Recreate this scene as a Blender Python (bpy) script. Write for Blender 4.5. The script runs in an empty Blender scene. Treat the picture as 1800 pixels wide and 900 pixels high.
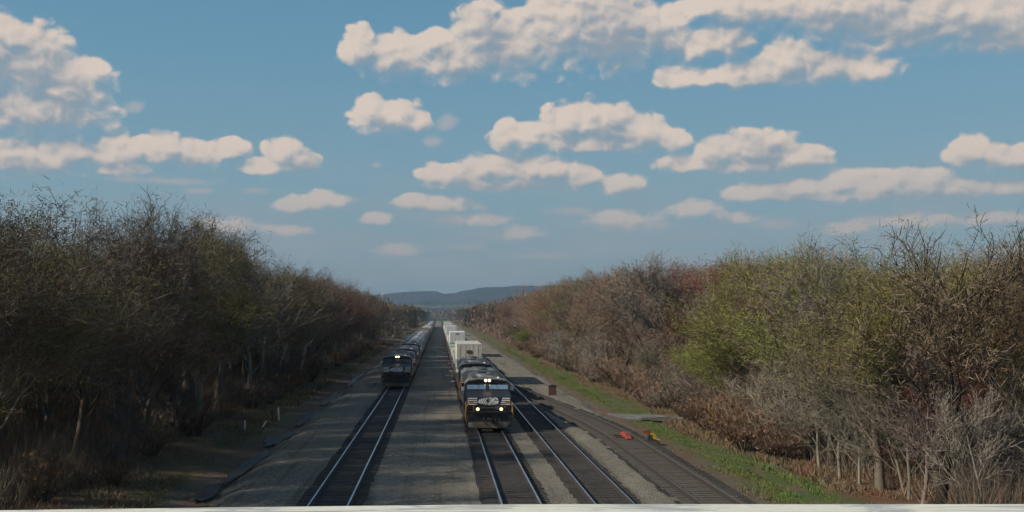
import bpy, bmesh, math, random
import numpy as np
from mathutils import Vector, Matrix

random.seed(7)
SC = bpy.context.scene
COL = SC.collection
R = math.radians
F = 1990.0            # focal length in photograph pixels
VX, HY = 772.0, 552.0 # vanishing point of the tracks
EYE = 7.3             # eye height above the rail heads

# ------------------------------------------------------------------ camera
cd = bpy.data.cameras.new('camera')
cam = bpy.data.objects.new('camera', cd); COL.objects.link(cam)
cam.location = (0, 0, EYE); cam.rotation_euler = (R(90), 0, 0)
cd.sensor_width = 36; cd.lens = F / 1800 * 36
cd.shift_x = (900 - VX) / 1800; cd.shift_y = (HY - 450) / 1800
cd.clip_start = .1; cd.clip_end = 20000
SC.camera = cam

# ------------------------------------------------------------------ light and exposure
SUN_EL, SUN_AZ = R(31.5), R(-106)      # azimuth measured from +Y towards +X: the sun is on the left, a little behind us
sdir = Vector((math.sin(SUN_AZ) * math.cos(SUN_EL), math.cos(SUN_AZ) * math.cos(SUN_EL), math.sin(SUN_EL)))
ld = bpy.data.lights.new('sun', 'SUN'); ld.energy = 4.8; ld.angle = R(.6); ld.color = (1, .90, .76)
sun = bpy.data.objects.new('sun', ld); COL.objects.link(sun)
sun.rotation_euler = sdir.to_track_quat('Z', 'Y').to_euler()
vs = SC.view_settings
vs.view_transform = 'Standard'; vs.look = 'None'; vs.gamma = 1; vs.use_curve_mapping = False
vs.exposure = -0.1
SC.render.engine = 'CYCLES'
cy = SC.cycles
cy.use_denoising = True; cy.use_adaptive_sampling = True; cy.adaptive_threshold = .03
cy.max_bounces = 5; cy.diffuse_bounces = 2; cy.glossy_bounces = 2; cy.transmission_bounces = 2
cy.transparent_max_bounces = 4; cy.volume_bounces = 0; cy.caustics_reflective = False; cy.caustics_refractive = False

# ------------------------------------------------------------------ node helpers
class NT:
    def __init__(s, tree): s.t = tree; s.n = tree.nodes; s.l = tree.links
    def node(s, typ, **kw):
        n = s.n.new(typ)
        for k, v in kw.items(): setattr(n, k, v)
        return n
    def put(s, sock, v):
        if isinstance(v, bpy.types.NodeSocket): s.l.new(v, sock)
        elif v is not None: sock.default_value = v
    def math(s, op, a, b=None, c=None, clamp=False):
        n = s.node('ShaderNodeMath', operation=op); n.use_clamp = clamp
        for i, v in enumerate((a, b, c)):
            if v is not None: s.put(n.inputs[i], v)
        return n.outputs[0]
    def vmath(s, op, a, b=None, c=None):
        n = s.node('ShaderNodeVectorMath', operation=op)
        for i, v in enumerate((a, b, c)):
            if v is not None: s.put(n.inputs[i], v)
        return n.outputs['Value'] if op in ('LENGTH', 'DOT_PRODUCT', 'DISTANCE') else n.outputs[0]
    def mapr(s, v, a, b, c=0., d=1., smooth=False):
        n = s.node('ShaderNodeMapRange'); n.interpolation_type = 'SMOOTHSTEP' if smooth else 'LINEAR'
        n.clamp = True
        for i, q in enumerate((v, a, b, c, d)): s.put(n.inputs[i], q)
        return n.outputs[0]
    def mix(s, f, a, b, mode='MIX'):
        n = s.node('ShaderNodeMix'); n.data_type = 'RGBA'; n.blend_type = mode
        s.put(n.inputs[0], f); s.put(n.inputs[6], c4(a)); s.put(n.inputs[7], c4(b))
        return n.outputs[2]
    def noise(s, vec, scale, detail=4, rough=.55, dist=0., out=0):
        n = s.node('ShaderNodeTexNoise')
        s.put(n.inputs['Vector'], vec); n.inputs['Scale'].default_value = scale
        n.inputs['Detail'].default_value = detail; n.inputs['Roughness'].default_value = rough
        n.inputs['Distortion'].default_value = dist
        return n.outputs[out]
    def voro(s, vec, scale, feat='F1', out='Distance', **kw):
        n = s.node('ShaderNodeTexVoronoi', feature=feat)
        s.put(n.inputs['Vector'], vec); n.inputs['Scale'].default_value = scale
        for k, v in kw.items(): n.inputs[k].default_value = v
        return n.outputs[out]
def c4(c):
    if isinstance(c, (tuple, list)) and len(c) == 3: return (*c, 1.)
    return c

# ------------------------------------------------------------------ world: Nishita sky with cumulus by direction
def azel(x, y):
    u, v = (x - VX) / F, (HY - y) / F
    return math.atan(u), math.atan(v / math.hypot(1, u))

CLOUDS = [  # x, y, rx, ry on the sky of the photograph, turned into azimuth and elevation below
    (-20,110,70,85),(55,120,85,75),(120,155,75,62),(60,195,130,45),(10,60,45,35),(165,125,30,25),
    (60,278,100,34),(10,275,60,30),(120,268,42,26),
    (215,270,48,34),(290,262,62,30),(345,272,55,28),(405,262,38,20),(225,295,50,14),
    (500,268,40,32),(525,285,40,18),(455,292,50,16),
    (680,205,64,35),(655,190,32,26),(735,215,28,20),
    (632,88,36,42),(700,100,70,42),(790,105,80,40),(850,60,55,66),(900,80,100,64),(990,50,100,72),(1080,55,95,72),(1150,50,60,40),(1180,70,36,32),(760,72,40,22),
    (1215,88,50,24),(1280,72,50,32),(1240,70,30,18),
    (1385,108,58,38),(1330,130,90,28),(1440,120,75,30),(1520,122,62,26),(1195,135,48,22),(1250,135,60,18),
    (1240,10,50,22),(1340,15,110,34),(1480,20,120,50),(1600,40,130,50),(1720,30,120,48),(1800,60,110,32),
    (890,240,34,34),(925,240,40,26),(990,220,46,38),(1060,215,62,42),(1120,235,62,34),(1185,248,36,22),(1030,252,110,18),
    (1260,265,48,30),(1330,262,62,38),(1400,278,56,24),(1210,285,60,18),(1330,290,120,16),
    (790,308,60,26),(860,298,62,26),(950,300,86,30),(1020,310,40,24),(880,325,130,14),
    (1090,325,44,24),
    (1330,338,60,20),(1400,330,60,22),(1480,322,44,28),(1540,330,60,30),(1630,325,60,30),(1690,335,50,22),(1500,345,200,13),
    (560,352,60,20),(520,362,40,14),(770,358,80,18),(720,352,30,14),(660,385,36,14),(1110,390,66,24),(1070,382,30,16),(1225,368,50,22),(1290,382,40,15),
    (400,398,60,20),(365,392,30,14),(500,405,60,12),(910,410,56,18),(700,440,52,14),(1740,382,60,18),(1600,388,90,18),(1490,402,50,14),(830,388,70,12),
    (1705,265,44,26),(1760,278,60,20),(1800,280,40,22),(1770,330,60,18)]
FAINT = [(235,188,26,16),(785,215,28,22),(760,250,36,14),(105,60,22,14),(660,290,16,9),(560,352,66,17),(770,358,90,16),(660,385,40,12),
    (1110,392,70,20),(1225,368,52,20),(1290,385,50,14),(400,400,64,18),(500,405,70,10),(910,410,60,15),(700,440,60,14),(1600,385,110,18),
    (1490,400,60,14),(350,335,30,9),(450,335,40,10),(1360,395,70,12),(820,385,90,12),(1000,370,110,12),(1740,380,60,14),(820,435,50,10),(960,450,90,9),(300,318,120,10)]

def blob_group(name, blobs, k):
    g = bpy.data.node_groups.new(name, 'ShaderNodeTree')
    g.interface.new_socket('P', in_out='INPUT', socket_type='NodeSocketVector')
    g.interface.new_socket('Q', in_out='OUTPUT', socket_type='NodeSocketFloat')
    t = NT(g); gi = t.node('NodeGroupInput'); go = t.node('NodeGroupOutput')
    acc = None
    for x, y, rx, ry in blobs:
        a, e = azel(x, y); ix, iy = F / rx, F / ry
        v = t.vmath('MULTIPLY_ADD', gi.outputs[0], (ix, iy, 0), (-a * ix, -e * iy, 0))
        q = t.vmath('LENGTH', v)
        acc = q if acc is None else t.math('SMOOTH_MIN', acc, q, k)
    t.l.new(acc, go.inputs[0])
    return g

def make_world():
    w = bpy.data.worlds.new('World'); SC.world = w; w.use_nodes = True
    t = NT(w.node_tree); t.n.clear()
    out = t.node('ShaderNodeOutputWorld'); bg = t.node('ShaderNodeBackground')
    t.l.new(bg.outputs[0], out.inputs[0])
    sky = t.node('ShaderNodeTexSky'); sky.sky_type = 'NISHITA'; sky.sun_disc = False
    sky.sun_elevation = SUN_EL; sky.sun_rotation = SUN_AZ
    sky.air_density = 1.2; sky.dust_density = .6; sky.ozone_density = 2.0
    tc = t.node('ShaderNodeTexCoord').outputs['Generated']
    sp = t.node('ShaderNodeSeparateXYZ'); t.l.new(tc, sp.inputs[0])
    az = t.math('ARCTAN2', sp.outputs[0], sp.outputs[1]); el = t.math('ARCSINE', sp.outputs[2])
    cb = t.node('ShaderNodeCombineXYZ'); t.l.new(az, cb.inputs[0]); t.l.new(el, cb.inputs[1]); P = cb.outputs[0]
    gm = blob_group('cumulus', CLOUDS, .3); gf = blob_group('faint_cloud', FAINT, .2)
    def ev(g, p):
        n = t.node('ShaderNodeGroup'); n.node_tree = g; t.l.new(p, n.inputs[0]); return n.outputs[0]
    def billow(p):
        w_ = t.vmath('MULTIPLY_ADD', t.noise(p, 45, 2, .5, out=1), (.020, .016, 0), (-.010, -.008, 0))
        p2 = t.vmath('ADD', p, w_)
        p2 = t.vmath('MULTIPLY', p2, (1, 1.3, 1))
        a = t.noise(p2, 30, 8, .60)
        b = t.voro(p2, 70)
        return t.math('ADD', t.math('MULTIPLY_ADD', a, 1.7, -.85), t.math('MULTIPLY_ADD', b, -.62, .26))
    def field(q, nz):  # >0 inside
        return t.math('ADD', t.math('MULTIPLY', t.math('SUBTRACT', 1.15, q), 1.3), t.math('MULTIPLY', nz, .80))
    q0 = ev(gm, P); nz = billow(P); f0 = field(q0, nz)
    P1 = t.vmath('ADD', P, (-.0036, .0050, 0)); nz1 = billow(P1)
    P2 = t.vmath('ADD', P, (-.0070, .0120, 0)); q2 = ev(gm, P2); f2 = field(q2, t.math('MULTIPLY', nz1, 1.2))
    under = t.mapr(f2, -.1, 1.5, 0, 1, True)           # how much cloud lies between this point and the sun
    d1 = t.math('SUBTRACT', nz, nz1)
    low_ = t.mapr(el, .06, .125, 1, 0, True)
    f0 = t.math('ADD', f0, t.math('MULTIPLY', low_, t.math('MULTIPLY_ADD', t.noise(t.vmath('MULTIPLY', P, (1, 2.6, 1)), 60, 5, .65), 2.2, -1.0)))
    mask = t.mapr(f0, 0, t.math('ADD', t.mapr(under, 0, 1, .34, 1.35), t.math('MULTIPLY', low_, .75)), 0, 1, True)
    soft = t.noise(P, 16, 4, .55)
    lit = t.math('ADD', t.math('MULTIPLY_ADD', d1, .62, .30), t.math('MULTIPLY', t.math('SUBTRACT', 1, under), .38))
    lit = t.math('ADD', lit, t.math('MULTIPLY_ADD', soft, 1.5, -.72))
    lit = t.math('ADD', lit, t.math('MULTIPLY', t.math('SUBTRACT', q2, q0), .42))
    # rows nearer the horizon are seen through more air
    far = t.mapr(el, .03, .17, 0, 1, True)
    top = t.mix(far, (.50, .45, .43), (.78, .66, .57))
    low = t.mix(far, (.27, .33, .39), (.31, .365, .42))
    ccol = t.mix(t.mapr(lit, .08, 1.08, 0, 1, True), low, top)
    # clear sky: Nishita, cooled, with pale layered haze low down
    sk = t.vmath('MULTIPLY', sky.outputs[0], (.092, .092, .092))
    hz = t.noise(t.vmath('MULTIPLY', P, (1, 4.5, 1)), 9, 5, .6)
    grad = t.node('ShaderNodeValToRGB'); cr = grad.color_ramp
    t.l.new(t.mapr(el, -.02, .32), grad.inputs[0])
    cr.elements[0].position = 0; cr.elements[0].color = (.185, .27, .34, 1)
    cr.elements[1].position = 1; cr.elements[1].color = (.10, .30, .48, 1)
    for p_, c_ in ((.14, (.225, .325, .40, 1)), (.4, (.205, .365, .465, 1)), (.7, (.14, .34, .485, 1))):
        e = cr.elements.new(p_); e.color = c_
    sk = t.mix(t.mapr(el, .1, .9, .82, .1), sk, grad.outputs[0])
    lowveil = t.math('MULTIPLY', t.mapr(el, .01, .17, 1, 0, True), t.mapr(hz, .36, .64, 0, .75, True))
    sk = t.mix(lowveil, sk, (.33, .38, .425))
    ff = t.math('ADD', t.math('SUBTRACT', 1., ev(gf, P)), t.math('MULTIPLY', nz, .8))
    fm = t.math('MULTIPLY', t.mapr(ff, 0, .9, 0, 1, True), .72)
    sk = t.mix(fm, sk, t.mix(far, (.38, .385, .41), (.45, .455, .475)))
    col = t.mix(t.math('MULTIPLY', mask, t.mapr(el, .05, .125, .48, .96)), sk, ccol)
    # generic scattered cloud on the rest of the sky
    behind = t.mapr(sp.outputs[1], .55, .3, 0, 1, True)
    gn = t.mapr(t.noise(tc, 3.2, 6, .55), .52, .66, 0, 1, True)
    col = t.mix(t.math('MULTIPLY', behind, gn), col, (.42, .42, .43))
    t.l.new(col, bg.inputs[0]); bg.inputs[1].default_value = 1.0
    w.cycles.sampling_method = 'MANUAL'; w.cycles.sample_map_resolution = 256
make_world()

# ------------------------------------------------------------------ materials
MAT = {}
def new_mat(name):
    m = bpy.data.materials.new(name); m.use_nodes = True
    t = NT(m.node_tree); b = t.n['Principled BSDF']
    MAT[name] = m
    return m, t, b
def bumped(t, b, h, strength, dist):
    n = t.node('ShaderNodeBump'); n.inputs['Strength'].default_value = strength; n.inputs['Distance'].default_value = dist
    t.put(n.inputs['Height'], h); t.l.new(n.outputs[0], b.inputs['Normal'])
def paint(name, c, rough=.5, metal=0., dirt=.35, dirtc=(.06, .05, .04), scale=1.2):
    m, t, b = new_mat(name)
    P = t.node('ShaderNodeTexCoord').outputs['Object']
    n1 = t.noise(P, scale, 6, .65); n2 = t.noise(t.vmath('MULTIPLY', P, (3, 3, .35)), scale * 2, 5, .6)
    f = t.math('MULTIPLY', t.mapr(t.math('MULTIPLY_ADD', n2, .6, t.math('MULTIPLY', n1, .5)), .45, .75), dirt)
    t.l.new(t.mix(f, c, dirtc), b.inputs['Base Color'])
    t.l.new(t.math('MULTIPLY_ADD', n1, .3, rough - .1), b.inputs['Roughness']); b.inputs['Metallic'].default_value = metal
    return m
def lamp(name, c, s):
    m, t, b = new_mat(name); b.inputs['Base Color'].default_value = c4(c)
    b.inputs['Emission Color'].default_value = c4(c); b.inputs['Emission Strength'].default_value = s
paint('loco_black', (.014, .014, .017), .38, 0, .5, (.06, .055, .05))
paint('loco_roof', (.06, .063, .066), .55, 0, .7, (.11, .11, .105))
paint('cab_roof', (.24, .22, .18), .55, 0, .6, (.06, .05, .045))
paint('soot', (.02, .02, .02), .8)
paint('fan_grey', (.16, .17, .18), .5, .3)
paint('stripe_white', (.86, .86, .80), .5, 0, .25)
paint('plow_tan', (.11, .09, .06), .6, 0, .5, (.03, .028, .025))
paint('sill_orange', (.42, .15, .03), .6, 0, .55, (.04, .03, .025))
paint('sill_brown', (.13, .06, .03), .6, 0, .6, (.04, .03, .025))
paint('rail_yellow', (.36, .19, .03), .5, 0, .3)
paint('truck_steel', (.05, .042, .035), .75, .1, .5, (.09, .06, .04))
paint('wheel_steel', (.12, .11, .10), .45, .6)
paint('box_cream', (.62, .60, .50), .5, 0, .55, (.26, .23, .18))
paint('box_white', (.72, .73, .70), .5, 0, .35, (.3, .29, .26))
paint('box_green', (.34, .42, .36), .5, 0, .4, (.2, .2, .17))
paint('box_grey', (.36, .38, .39), .5, 0, .4, (.18, .16, .14))
paint('box_bars', (.33, .31, .27), .5, .3)
paint('mark_brown', (.12, .06, .03), .6)
paint('mark_red', (.5, .04, .03), .6)
paint('car_grey', (.42, .42, .40), .55, 0, .5, (.06, .055, .05))
paint('car_blue', (.30, .32, .32), .55, 0, .5, (.07, .065, .06))
paint('car_tan', (.30, .22, .14), .6, 0, .45, (.10, .07, .05))
paint('car_white', (.62, .63, .6), .55, 0, .3, (.2, .18, .15))
paint('car_brown', (.10, .06, .045), .6, 0, .45, (.05, .04, .03))
paint('sleeper_wood', (.045, .036, .028), .9, 0, .7, (.085, .078, .068), 3); paint('sleeper_weathered', (.13, .112, .09), .9, 0, .8, (.06, .05, .04), 3)
paint('rust', (.05, .032, .027), .85, 0, .6, (.04, .025, .02), 3)
paint('signal_red', (.36, .06, .03), .5, 0, .3)
paint('target_yellow', (.62, .42, .03), .5, 0, .2)
paint('post_white', (.8, .8, .74), .8, 0, .4, (.18, .16, .13))
paint('post_brown', (.11, .05, .035), .8)
lamp('headlamp_lit', (1, .78, .5), 3)
lamp('headlamp_bright', (1, .66, .30), 3)

m, t, b = new_mat('glass'); b.inputs['Base Color'].default_value = (.50, .64, .68, 1); b.inputs['Metallic'].default_value = .75; b.inputs['Roughness'].default_value = .12
m, t, b = new_mat('dark_glass'); b.inputs['Base Color'].default_value = (.02, .025, .03, 1); b.inputs['Roughness'].default_value = .15
m, t, b = new_mat('rail_polished')
P = t.node('ShaderNodeTexCoord').outputs['Object']
t.l.new(t.mix(t.mapr(t.noise(t.vmath('MULTIPLY', P, (6, .25, 6)), 2, 4), .4, .7), (.50, .53, .58), (.28, .29, .31)), b.inputs['Base Color'])
b.inputs['Metallic'].default_value = .85; b.inputs['Roughness'].default_value = .34
m, t, b = new_mat('rail_side'); b.inputs['Base Color'].default_value = (.035, .026, .022, 1); b.inputs['Roughness'].default_value = .8
m, t, b = new_mat('rail_rusty')
P = t.node('ShaderNodeTexCoord').outputs['Object']
t.l.new(t.mix(t.noise(P, 3, 5), (.05, .042, .037), (.19, .165, .145)), b.inputs['Base Color']); b.inputs['Roughness'].default_value = .7

m, t, b = new_mat('concrete_white')
P = t.node('ShaderNodeTexCoord').outputs['Object']
n1 = t.noise(t.vmath('MULTIPLY', P, (1.1, 6, 6)), 2.6, 6, .65, .6); n2 = t.noise(P, 30, 5, .6); n3 = t.noise(t.vmath('MULTIPLY', P, (1, 3, 3)), 6, 5)
c = t.mix(t.mapr(n1, .49, .58, 0, .85, True), (.76, .75, .62), (.36, .38, .38))
c = t.mix(t.mapr(n3, .6, .75, 0, .3), c, (.25, .24, .2)); c = t.mix(t.mapr(n2, .35, .7, 0, .25), c, (.42, .4, .34))
t.l.new(c, b.inputs['Base Color']); b.inputs['Roughness'].default_value = .85; bumped(t, b, n2, .3, .004)

def gravel(name, ca, cb_, cd_, spot=None):
    m, t, b = new_mat(name)
    P = t.node('ShaderNodeTexCoord').outputs['Object']
    st = t.voro(P, 11, 'F1', 'Color'); sp = t.node('ShaderNodeSeparateColor'); t.l.new(st, sp.inputs[0])
    big = t.noise(t.vmath('MULTIPLY', P, (1, .35, 1)), .55, 6, .62)
    streak = t.noise(t.vmath('MULTIPLY', P, (1.6, .035, 1)), 1.1, 5, .6)
    patch = t.noise(t.vmath('MULTIPLY', P, (.5, .12, 1)), .9, 4, .5, .4)
    c = t.mix(sp.outputs[0], tuple(x * .8 for x in ca), tuple(x * 1.1 for x in cb_))
    c = t.mix(t.mapr(big, .38, .68, 0, .7, True), c, cd_)
    c = t.mix(t.mapr(streak, .5, .72, 0, .6, True), c, tuple(x * .5 for x in ca))
    c = t.mix(t.mapr(patch, .52, .72, 0, .45, True), c, tuple(x * 1.25 for x in cb_))
    if spot: c = t.mix(t.mapr(t.noise(P, 2.3, 5, .7), .6, .72, 0, .6), c, spot)
    t.l.new(c, b.inputs['Base Color']); b.inputs['Roughness'].default_value = .95; b.inputs['Specular IOR Level'].default_value = .2
    h = t.math('ADD', t.voro(P, 11), t.math('MULTIPLY', t.noise(P, 25, 3), .5)); bumped(t, b, h, .9, .06)
gravel('ballast_grey', (.14, .125, .098), (.285, .255, .20), (.185, .163, .127))
gravel('ballast_dark', (.035, .032, .029), (.075, .068, .06), (.045, .04, .036), (.09, .075, .055))
gravel('ballast_siding', (.065, .056, .045), (.13, .112, .09), (.08, .068, .054), (.05, .04, .03))
gravel('gravel_pale', (.14, .138, .13), (.27, .27, .26), (.16, .145, .12), (.09, .07, .05))

m, t, b = new_mat('soil_ground')
P = t.node('ShaderNodeTexCoord').outputs['Object']
sp = t.node('ShaderNodeSeparateXYZ'); t.l.new(P, sp.inputs[0]); X = sp.outputs[0]; Y = sp.outputs[1]
wob = t.math('MULTIPLY_ADD', t.noise(t.vmath('MULTIPLY', P, (1, .4, 1)), .16, 4, .6), 5.5, -2.75)
Xw = t.math('ADD', X, wob)
n1 = t.noise(P, .35, 6, .65); n2 = t.noise(P, 3.5, 6, .7); n3 = t.noise(t.vmath('MULTIPLY', P, (1, .5, 1)), .9, 5, .6)
litter = t.mix(n2, (.12, .065, .04), (.24, .14, .085)); litter = t.mix(t.mapr(n1, .4, .65), litter, (.06, .05, .035))
grass = t.mix(n2, (.055, .09, .03), (.12, .155, .055)); grass = t.mix(t.mapr(n3, .42, .6, 0, .9), grass, (.15, .12, .075))
verge = t.mix(n2, (.09, .075, .055), (.20, .175, .14)); verge = t.mix(t.mapr(n3, .42, .6), verge, (.15, .10, .07))
gband = t.math('MULTIPLY', t.mapr(Xw, 13.6, 14.6, 0, 1), t.mapr(Xw, 18.2, 16.6, 0, 1))
lband = t.math('MULTIPLY', t.mapr(Xw, -16.5, -14, 0, 1), t.mapr(Xw, -11, -12.5, 0, .8))
c = t.mix(t.mapr(t.math('ABSOLUTE', Xw), 15, 17), verge, litter)
c = t.mix(gband, c, grass); c = t.mix(lband, c, t.mix(.45, grass, litter))
far = t.mapr(Y, 900, 1500); fld = t.voro(t.vmath('MULTIPLY', P, (1, .4, 1)), .006, 'F1', 'Color')
spf = t.node('ShaderNodeSeparateColor'); t.l.new(fld, spf.inputs[0])
c = t.mix(far, c, t.mix(spf.outputs[0], (.03, .035, .02), (.09, .11, .055)))
t.l.new(c, b.inputs['Base Color']); b.inputs['Roughness'].default_value = 1; b.inputs['Specular IOR Level'].default_value = .1
bumped(t, b, n2, .8, .15)

m, t, b = new_mat('water')
P = t.node('ShaderNodeTexCoord').outputs['Object']
b.inputs['Base Color'].default_value = (.10, .105, .10, 1); b.inputs['Roughness'].default_value = .28
b.inputs['Specular IOR Level'].default_value = .9; bumped(t, b, t.noise(P, 3, 3), .15, .02)
m, t, b = new_mat('hill_wood')
P = t.node('ShaderNodeTexCoord').outputs['Object']
n1 = t.noise(P, .004, 5, .6); n2 = t.noise(P, .05, 5, .7); n4 = t.noise(t.vmath('MULTIPLY', P, (1, 1, 3)), .0022, 3)
c = t.mix(n2, (.02, .02, .018), (.06, .052, .045)); c = t.mix(t.mapr(n1, .45, .6), c, (.018, .024, .018))
sx = t.node('ShaderNodeSeparateXYZ'); t.l.new(P, sx.inputs[0])
fm = t.math('MULTIPLY', t.mapr(n4, .5, .56), t.mapr(sx.outputs[2], 32, 22)); c = t.mix(t.math('MULTIPLY', fm, .8), c, (.17, .22, .12))
t.l.new(c, b.inputs['Base Color']); b.inputs['Roughness'].default_value = 1; bumped(t, b, n2, 1, 10)

def leafy(name, transl, vary=.45):
    m, t, b = new_mat(name)
    oi = t.node('ShaderNodeObjectInfo'); P = t.node('ShaderNodeTexCoord').outputs['Object']
    geo = t.node('ShaderNodeNewGeometry')
    n = t.noise(P, 1.1, 3, .6); r = geo.outputs['Random Per Island']
    k = t.math('MULTIPLY_ADD', t.math('ADD', t.math('MULTIPLY', n, .8), t.math('MULTIPLY', r, .7)), vary * 2, 1 - vary * 1.5)
    c = t.vmath('MULTIPLY', oi.outputs['Color'], k)
    t.l.new(c, b.inputs['Base Color']); b.inputs['Roughness'].default_value = .8; b.inputs['Specular IOR Level'].default_value = .15
    if transl:
        tr = t.node('ShaderNodeBsdfTranslucent'); t.l.new(c, tr.inputs[0]); ms = t.node('ShaderNodeMixShader'); ms.inputs[0].default_value = transl
        t.l.new(b.outputs[0], ms.inputs[1]); t.l.new(tr.outputs[0], ms.inputs[2]); t.l.new(ms.outputs[0], t.n['Material Output'].inputs[0])
leafy('leaf', .2); leafy('bark_object', 0, .3)
m, t, b = new_mat('twig')
oi = t.node('ShaderNodeObjectInfo'); geo = t.node('ShaderNodeNewGeometry')
c = t.mix(.35, oi.outputs['Color'], (.19, .155, .12)); c = t.vmath('MULTIPLY', c, t.math('MULTIPLY_ADD', geo.outputs['Random Per Island'], .8, .6))
t.l.new(c, b.inputs['Base Color']); b.inputs['Roughness'].default_value = .9; b.inputs['Specular IOR Level'].default_value = .1
def scatter_mat(name, cols, scale):
    m, t, b = new_mat(name)
    P = t.node('ShaderNodeTexCoord').outputs['Object']; geo = t.node('ShaderNodeNewGeometry')
    n = t.noise(P, scale, 3, .55); r = geo.outputs['Random Per Island']
    ramp = t.node('ShaderNodeValToRGB'); cr = ramp.color_ramp
    t.l.new(t.mapr(t.math('ADD', n, t.math('MULTIPLY_ADD', r, .16, -.08)), .3, .7), ramp.inputs[0])
    cr.elements[0].color = (*cols[0], 1); cr.elements[1].color = (*cols[-1], 1)
    for i, q in enumerate(cols[1:-1]): e = cr.elements.new((i + 1) / (len(cols) - 1)); e.color = (*q, 1)
    c = t.vmath('MULTIPLY', ramp.outputs[0], t.math('MULTIPLY_ADD', r, .9, .55))
    t.l.new(c, b.inputs['Base Color']); b.inputs['Roughness'].default_value = .9; b.inputs['Specular IOR Level'].default_value = .1
WOODC = [(.20, .17, .135), (.15, .15, .075), (.25, .18, .13), (.23, .135, .095), (.27, .23, .18), (.17, .17, .08), (.21, .165, .12)]
scatter_mat('wood_mass', WOODC, .07)
scatter_mat('brush_mass', [(.16, .09, .055), (.23, .135, .08), (.16, .13, .085), (.25, .185, .11), (.14, .14, .06)], .35)
scatter_mat('grass_mass', [(.08, .15, .035), (.12, .19, .05), (.17, .17, .07), (.10, .16, .04), (.16, .15, .075)], .4)
scatter_mat('understory_mass', [(.19, .165, .14), (.14, .115, .085), (.22, .14, .09), (.24, .21, .18)], .2)

# ------------------------------------------------------------------ mesh helpers
def tag(o, label=None, cat=None, group=None, kind=None):
    if label: o['label'] = label
    if cat: o['category'] = cat
    if group: o['group'] = group
    if kind: o['kind'] = kind
    return o
def empty(name, loc, rz=0):
    o = bpy.data.objects.new(name, None); COL.objects.link(o); o.location = loc; o.rotation_euler = (0, 0, rz); return o
def copy_tree(o, parent=None):
    c = o.copy(); COL.objects.link(c); c.parent = parent
    for ch in list(o.children): copy_tree(ch, c)
    return c
class MB:
    def __init__(s): s.v = []; s.f = []; s.m = []
    def add(s, vs, fs, mi=0):
        b = len(s.v); s.v += [tuple(v) for v in vs]; s.f += [tuple(i + b for i in f) for f in fs]; s.m += [mi] * len(fs); return s
    def box(s, x0, x1, y0, y1, z0, z1, mi=0):
        return s.add([(x0,y0,z0),(x1,y0,z0),(x1,y1,z0),(x0,y1,z0),(x0,y0,z1),(x1,y0,z1),(x1,y1,z1),(x0,y1,z1)],
                     [(0,3,2,1),(4,5,6,7),(0,1,5,4),(1,2,6,5),(2,3,7,6),(3,0,4,7)], mi)
    def prism(s, prof, a, b_, axis, mi=0):
        n = len(prof)
        def P(p, c): return {'x': (c, p[0], p[1]), 'y': (p[0], c, p[1]), 'z': (p[0], p[1], c)}[axis]
        vs = [P(p, a) for p in prof] + [P(p, b_) for p in prof]
        fs = [tuple(range(n))[::-1], tuple(range(n, 2 * n))] + [(i, (i + 1) % n, n + (i + 1) % n, n + i) for i in range(n)]
        return s.add(vs, fs, mi)
    def cyl(s, p0, p1, r0, r1=None, n=10, mi=0, cap=True):
        r1 = r0 if r1 is None else r1
        p0, p1 = Vector(p0), Vector(p1); d = (p1 - p0).normalized()
        u = d.orthogonal().normalized(); w = d.cross(u)
        vs = []
        for p, r in ((p0, r0), (p1, r1)):
            for k in range(n):
                a = 2 * math.pi * k / n; vs.append(p + u * (r * math.cos(a)) + w * (r * math.sin(a)))
        fs = [(k, (k + 1) % n, n + (k + 1) % n, n + k) for k in range(n)]
        if cap: fs += [tuple(range(n))[::-1], tuple(range(n, 2 * n))]
        return s.add(vs, fs, mi)
    def path(s, pts, r, n=6, mi=0):
        for a, b_ in zip(pts[:-1], pts[1:]): s.cyl(a, b_, r, n=n, mi=mi)
        return s
    def build(s, name, mats, parent=None, bevel=0, loc=None, smooth=False):
        me = bpy.data.meshes.new(name); me.from_pydata(s.v, [], s.f)
        mats = mats if isinstance(mats, (list, tuple)) else [mats]
        for q in mats: me.materials.append(MAT[q])
        me.polygons.foreach_set('material_index', s.m)
        bm = bmesh.new(); bm.from_mesh(me)
        bmesh.ops.recalc_face_normals(bm, faces=bm.faces)
        if bevel:
            es = [e for e in bm.edges if len(e.link_faces) == 2 and e.calc_face_angle() > .45]
            bmesh.ops.bevel(bm, geom=es, offset=bevel, segments=2, profile=.7, affect='EDGES', clamp_overlap=True)
        bm.to_mesh(me); bm.free()
        if smooth: me.polygons.foreach_set('use_smooth', [True] * len(me.polygons))
        o = bpy.data.objects.new(name, me); COL.objects.link(o)
        if parent: o.parent = parent
        if loc: o.location = loc
        return o
def np_mesh(name, V, tris_or_quads, mats, midx=None):
    me = bpy.data.meshes.new(name); k = tris_or_quads.shape[1]; n = len(tris_or_quads)
    me.vertices.add(len(V)); me.vertices.foreach_set('co', V.astype(np.float32).ravel())
    me.loops.add(n * k); me.loops.foreach_set('vertex_index', tris_or_quads.astype(np.int32).ravel())
    me.polygons.add(n); me.polygons.foreach_set('loop_start', np.arange(0, n * k, k, dtype=np.int32))
    for q in mats: me.materials.append(MAT[q])
    if midx is not None: me.polygons.foreach_set('material_index', midx.astype(np.int32))
    me.update(calc_edges=True); me.validate()
    return me

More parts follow.
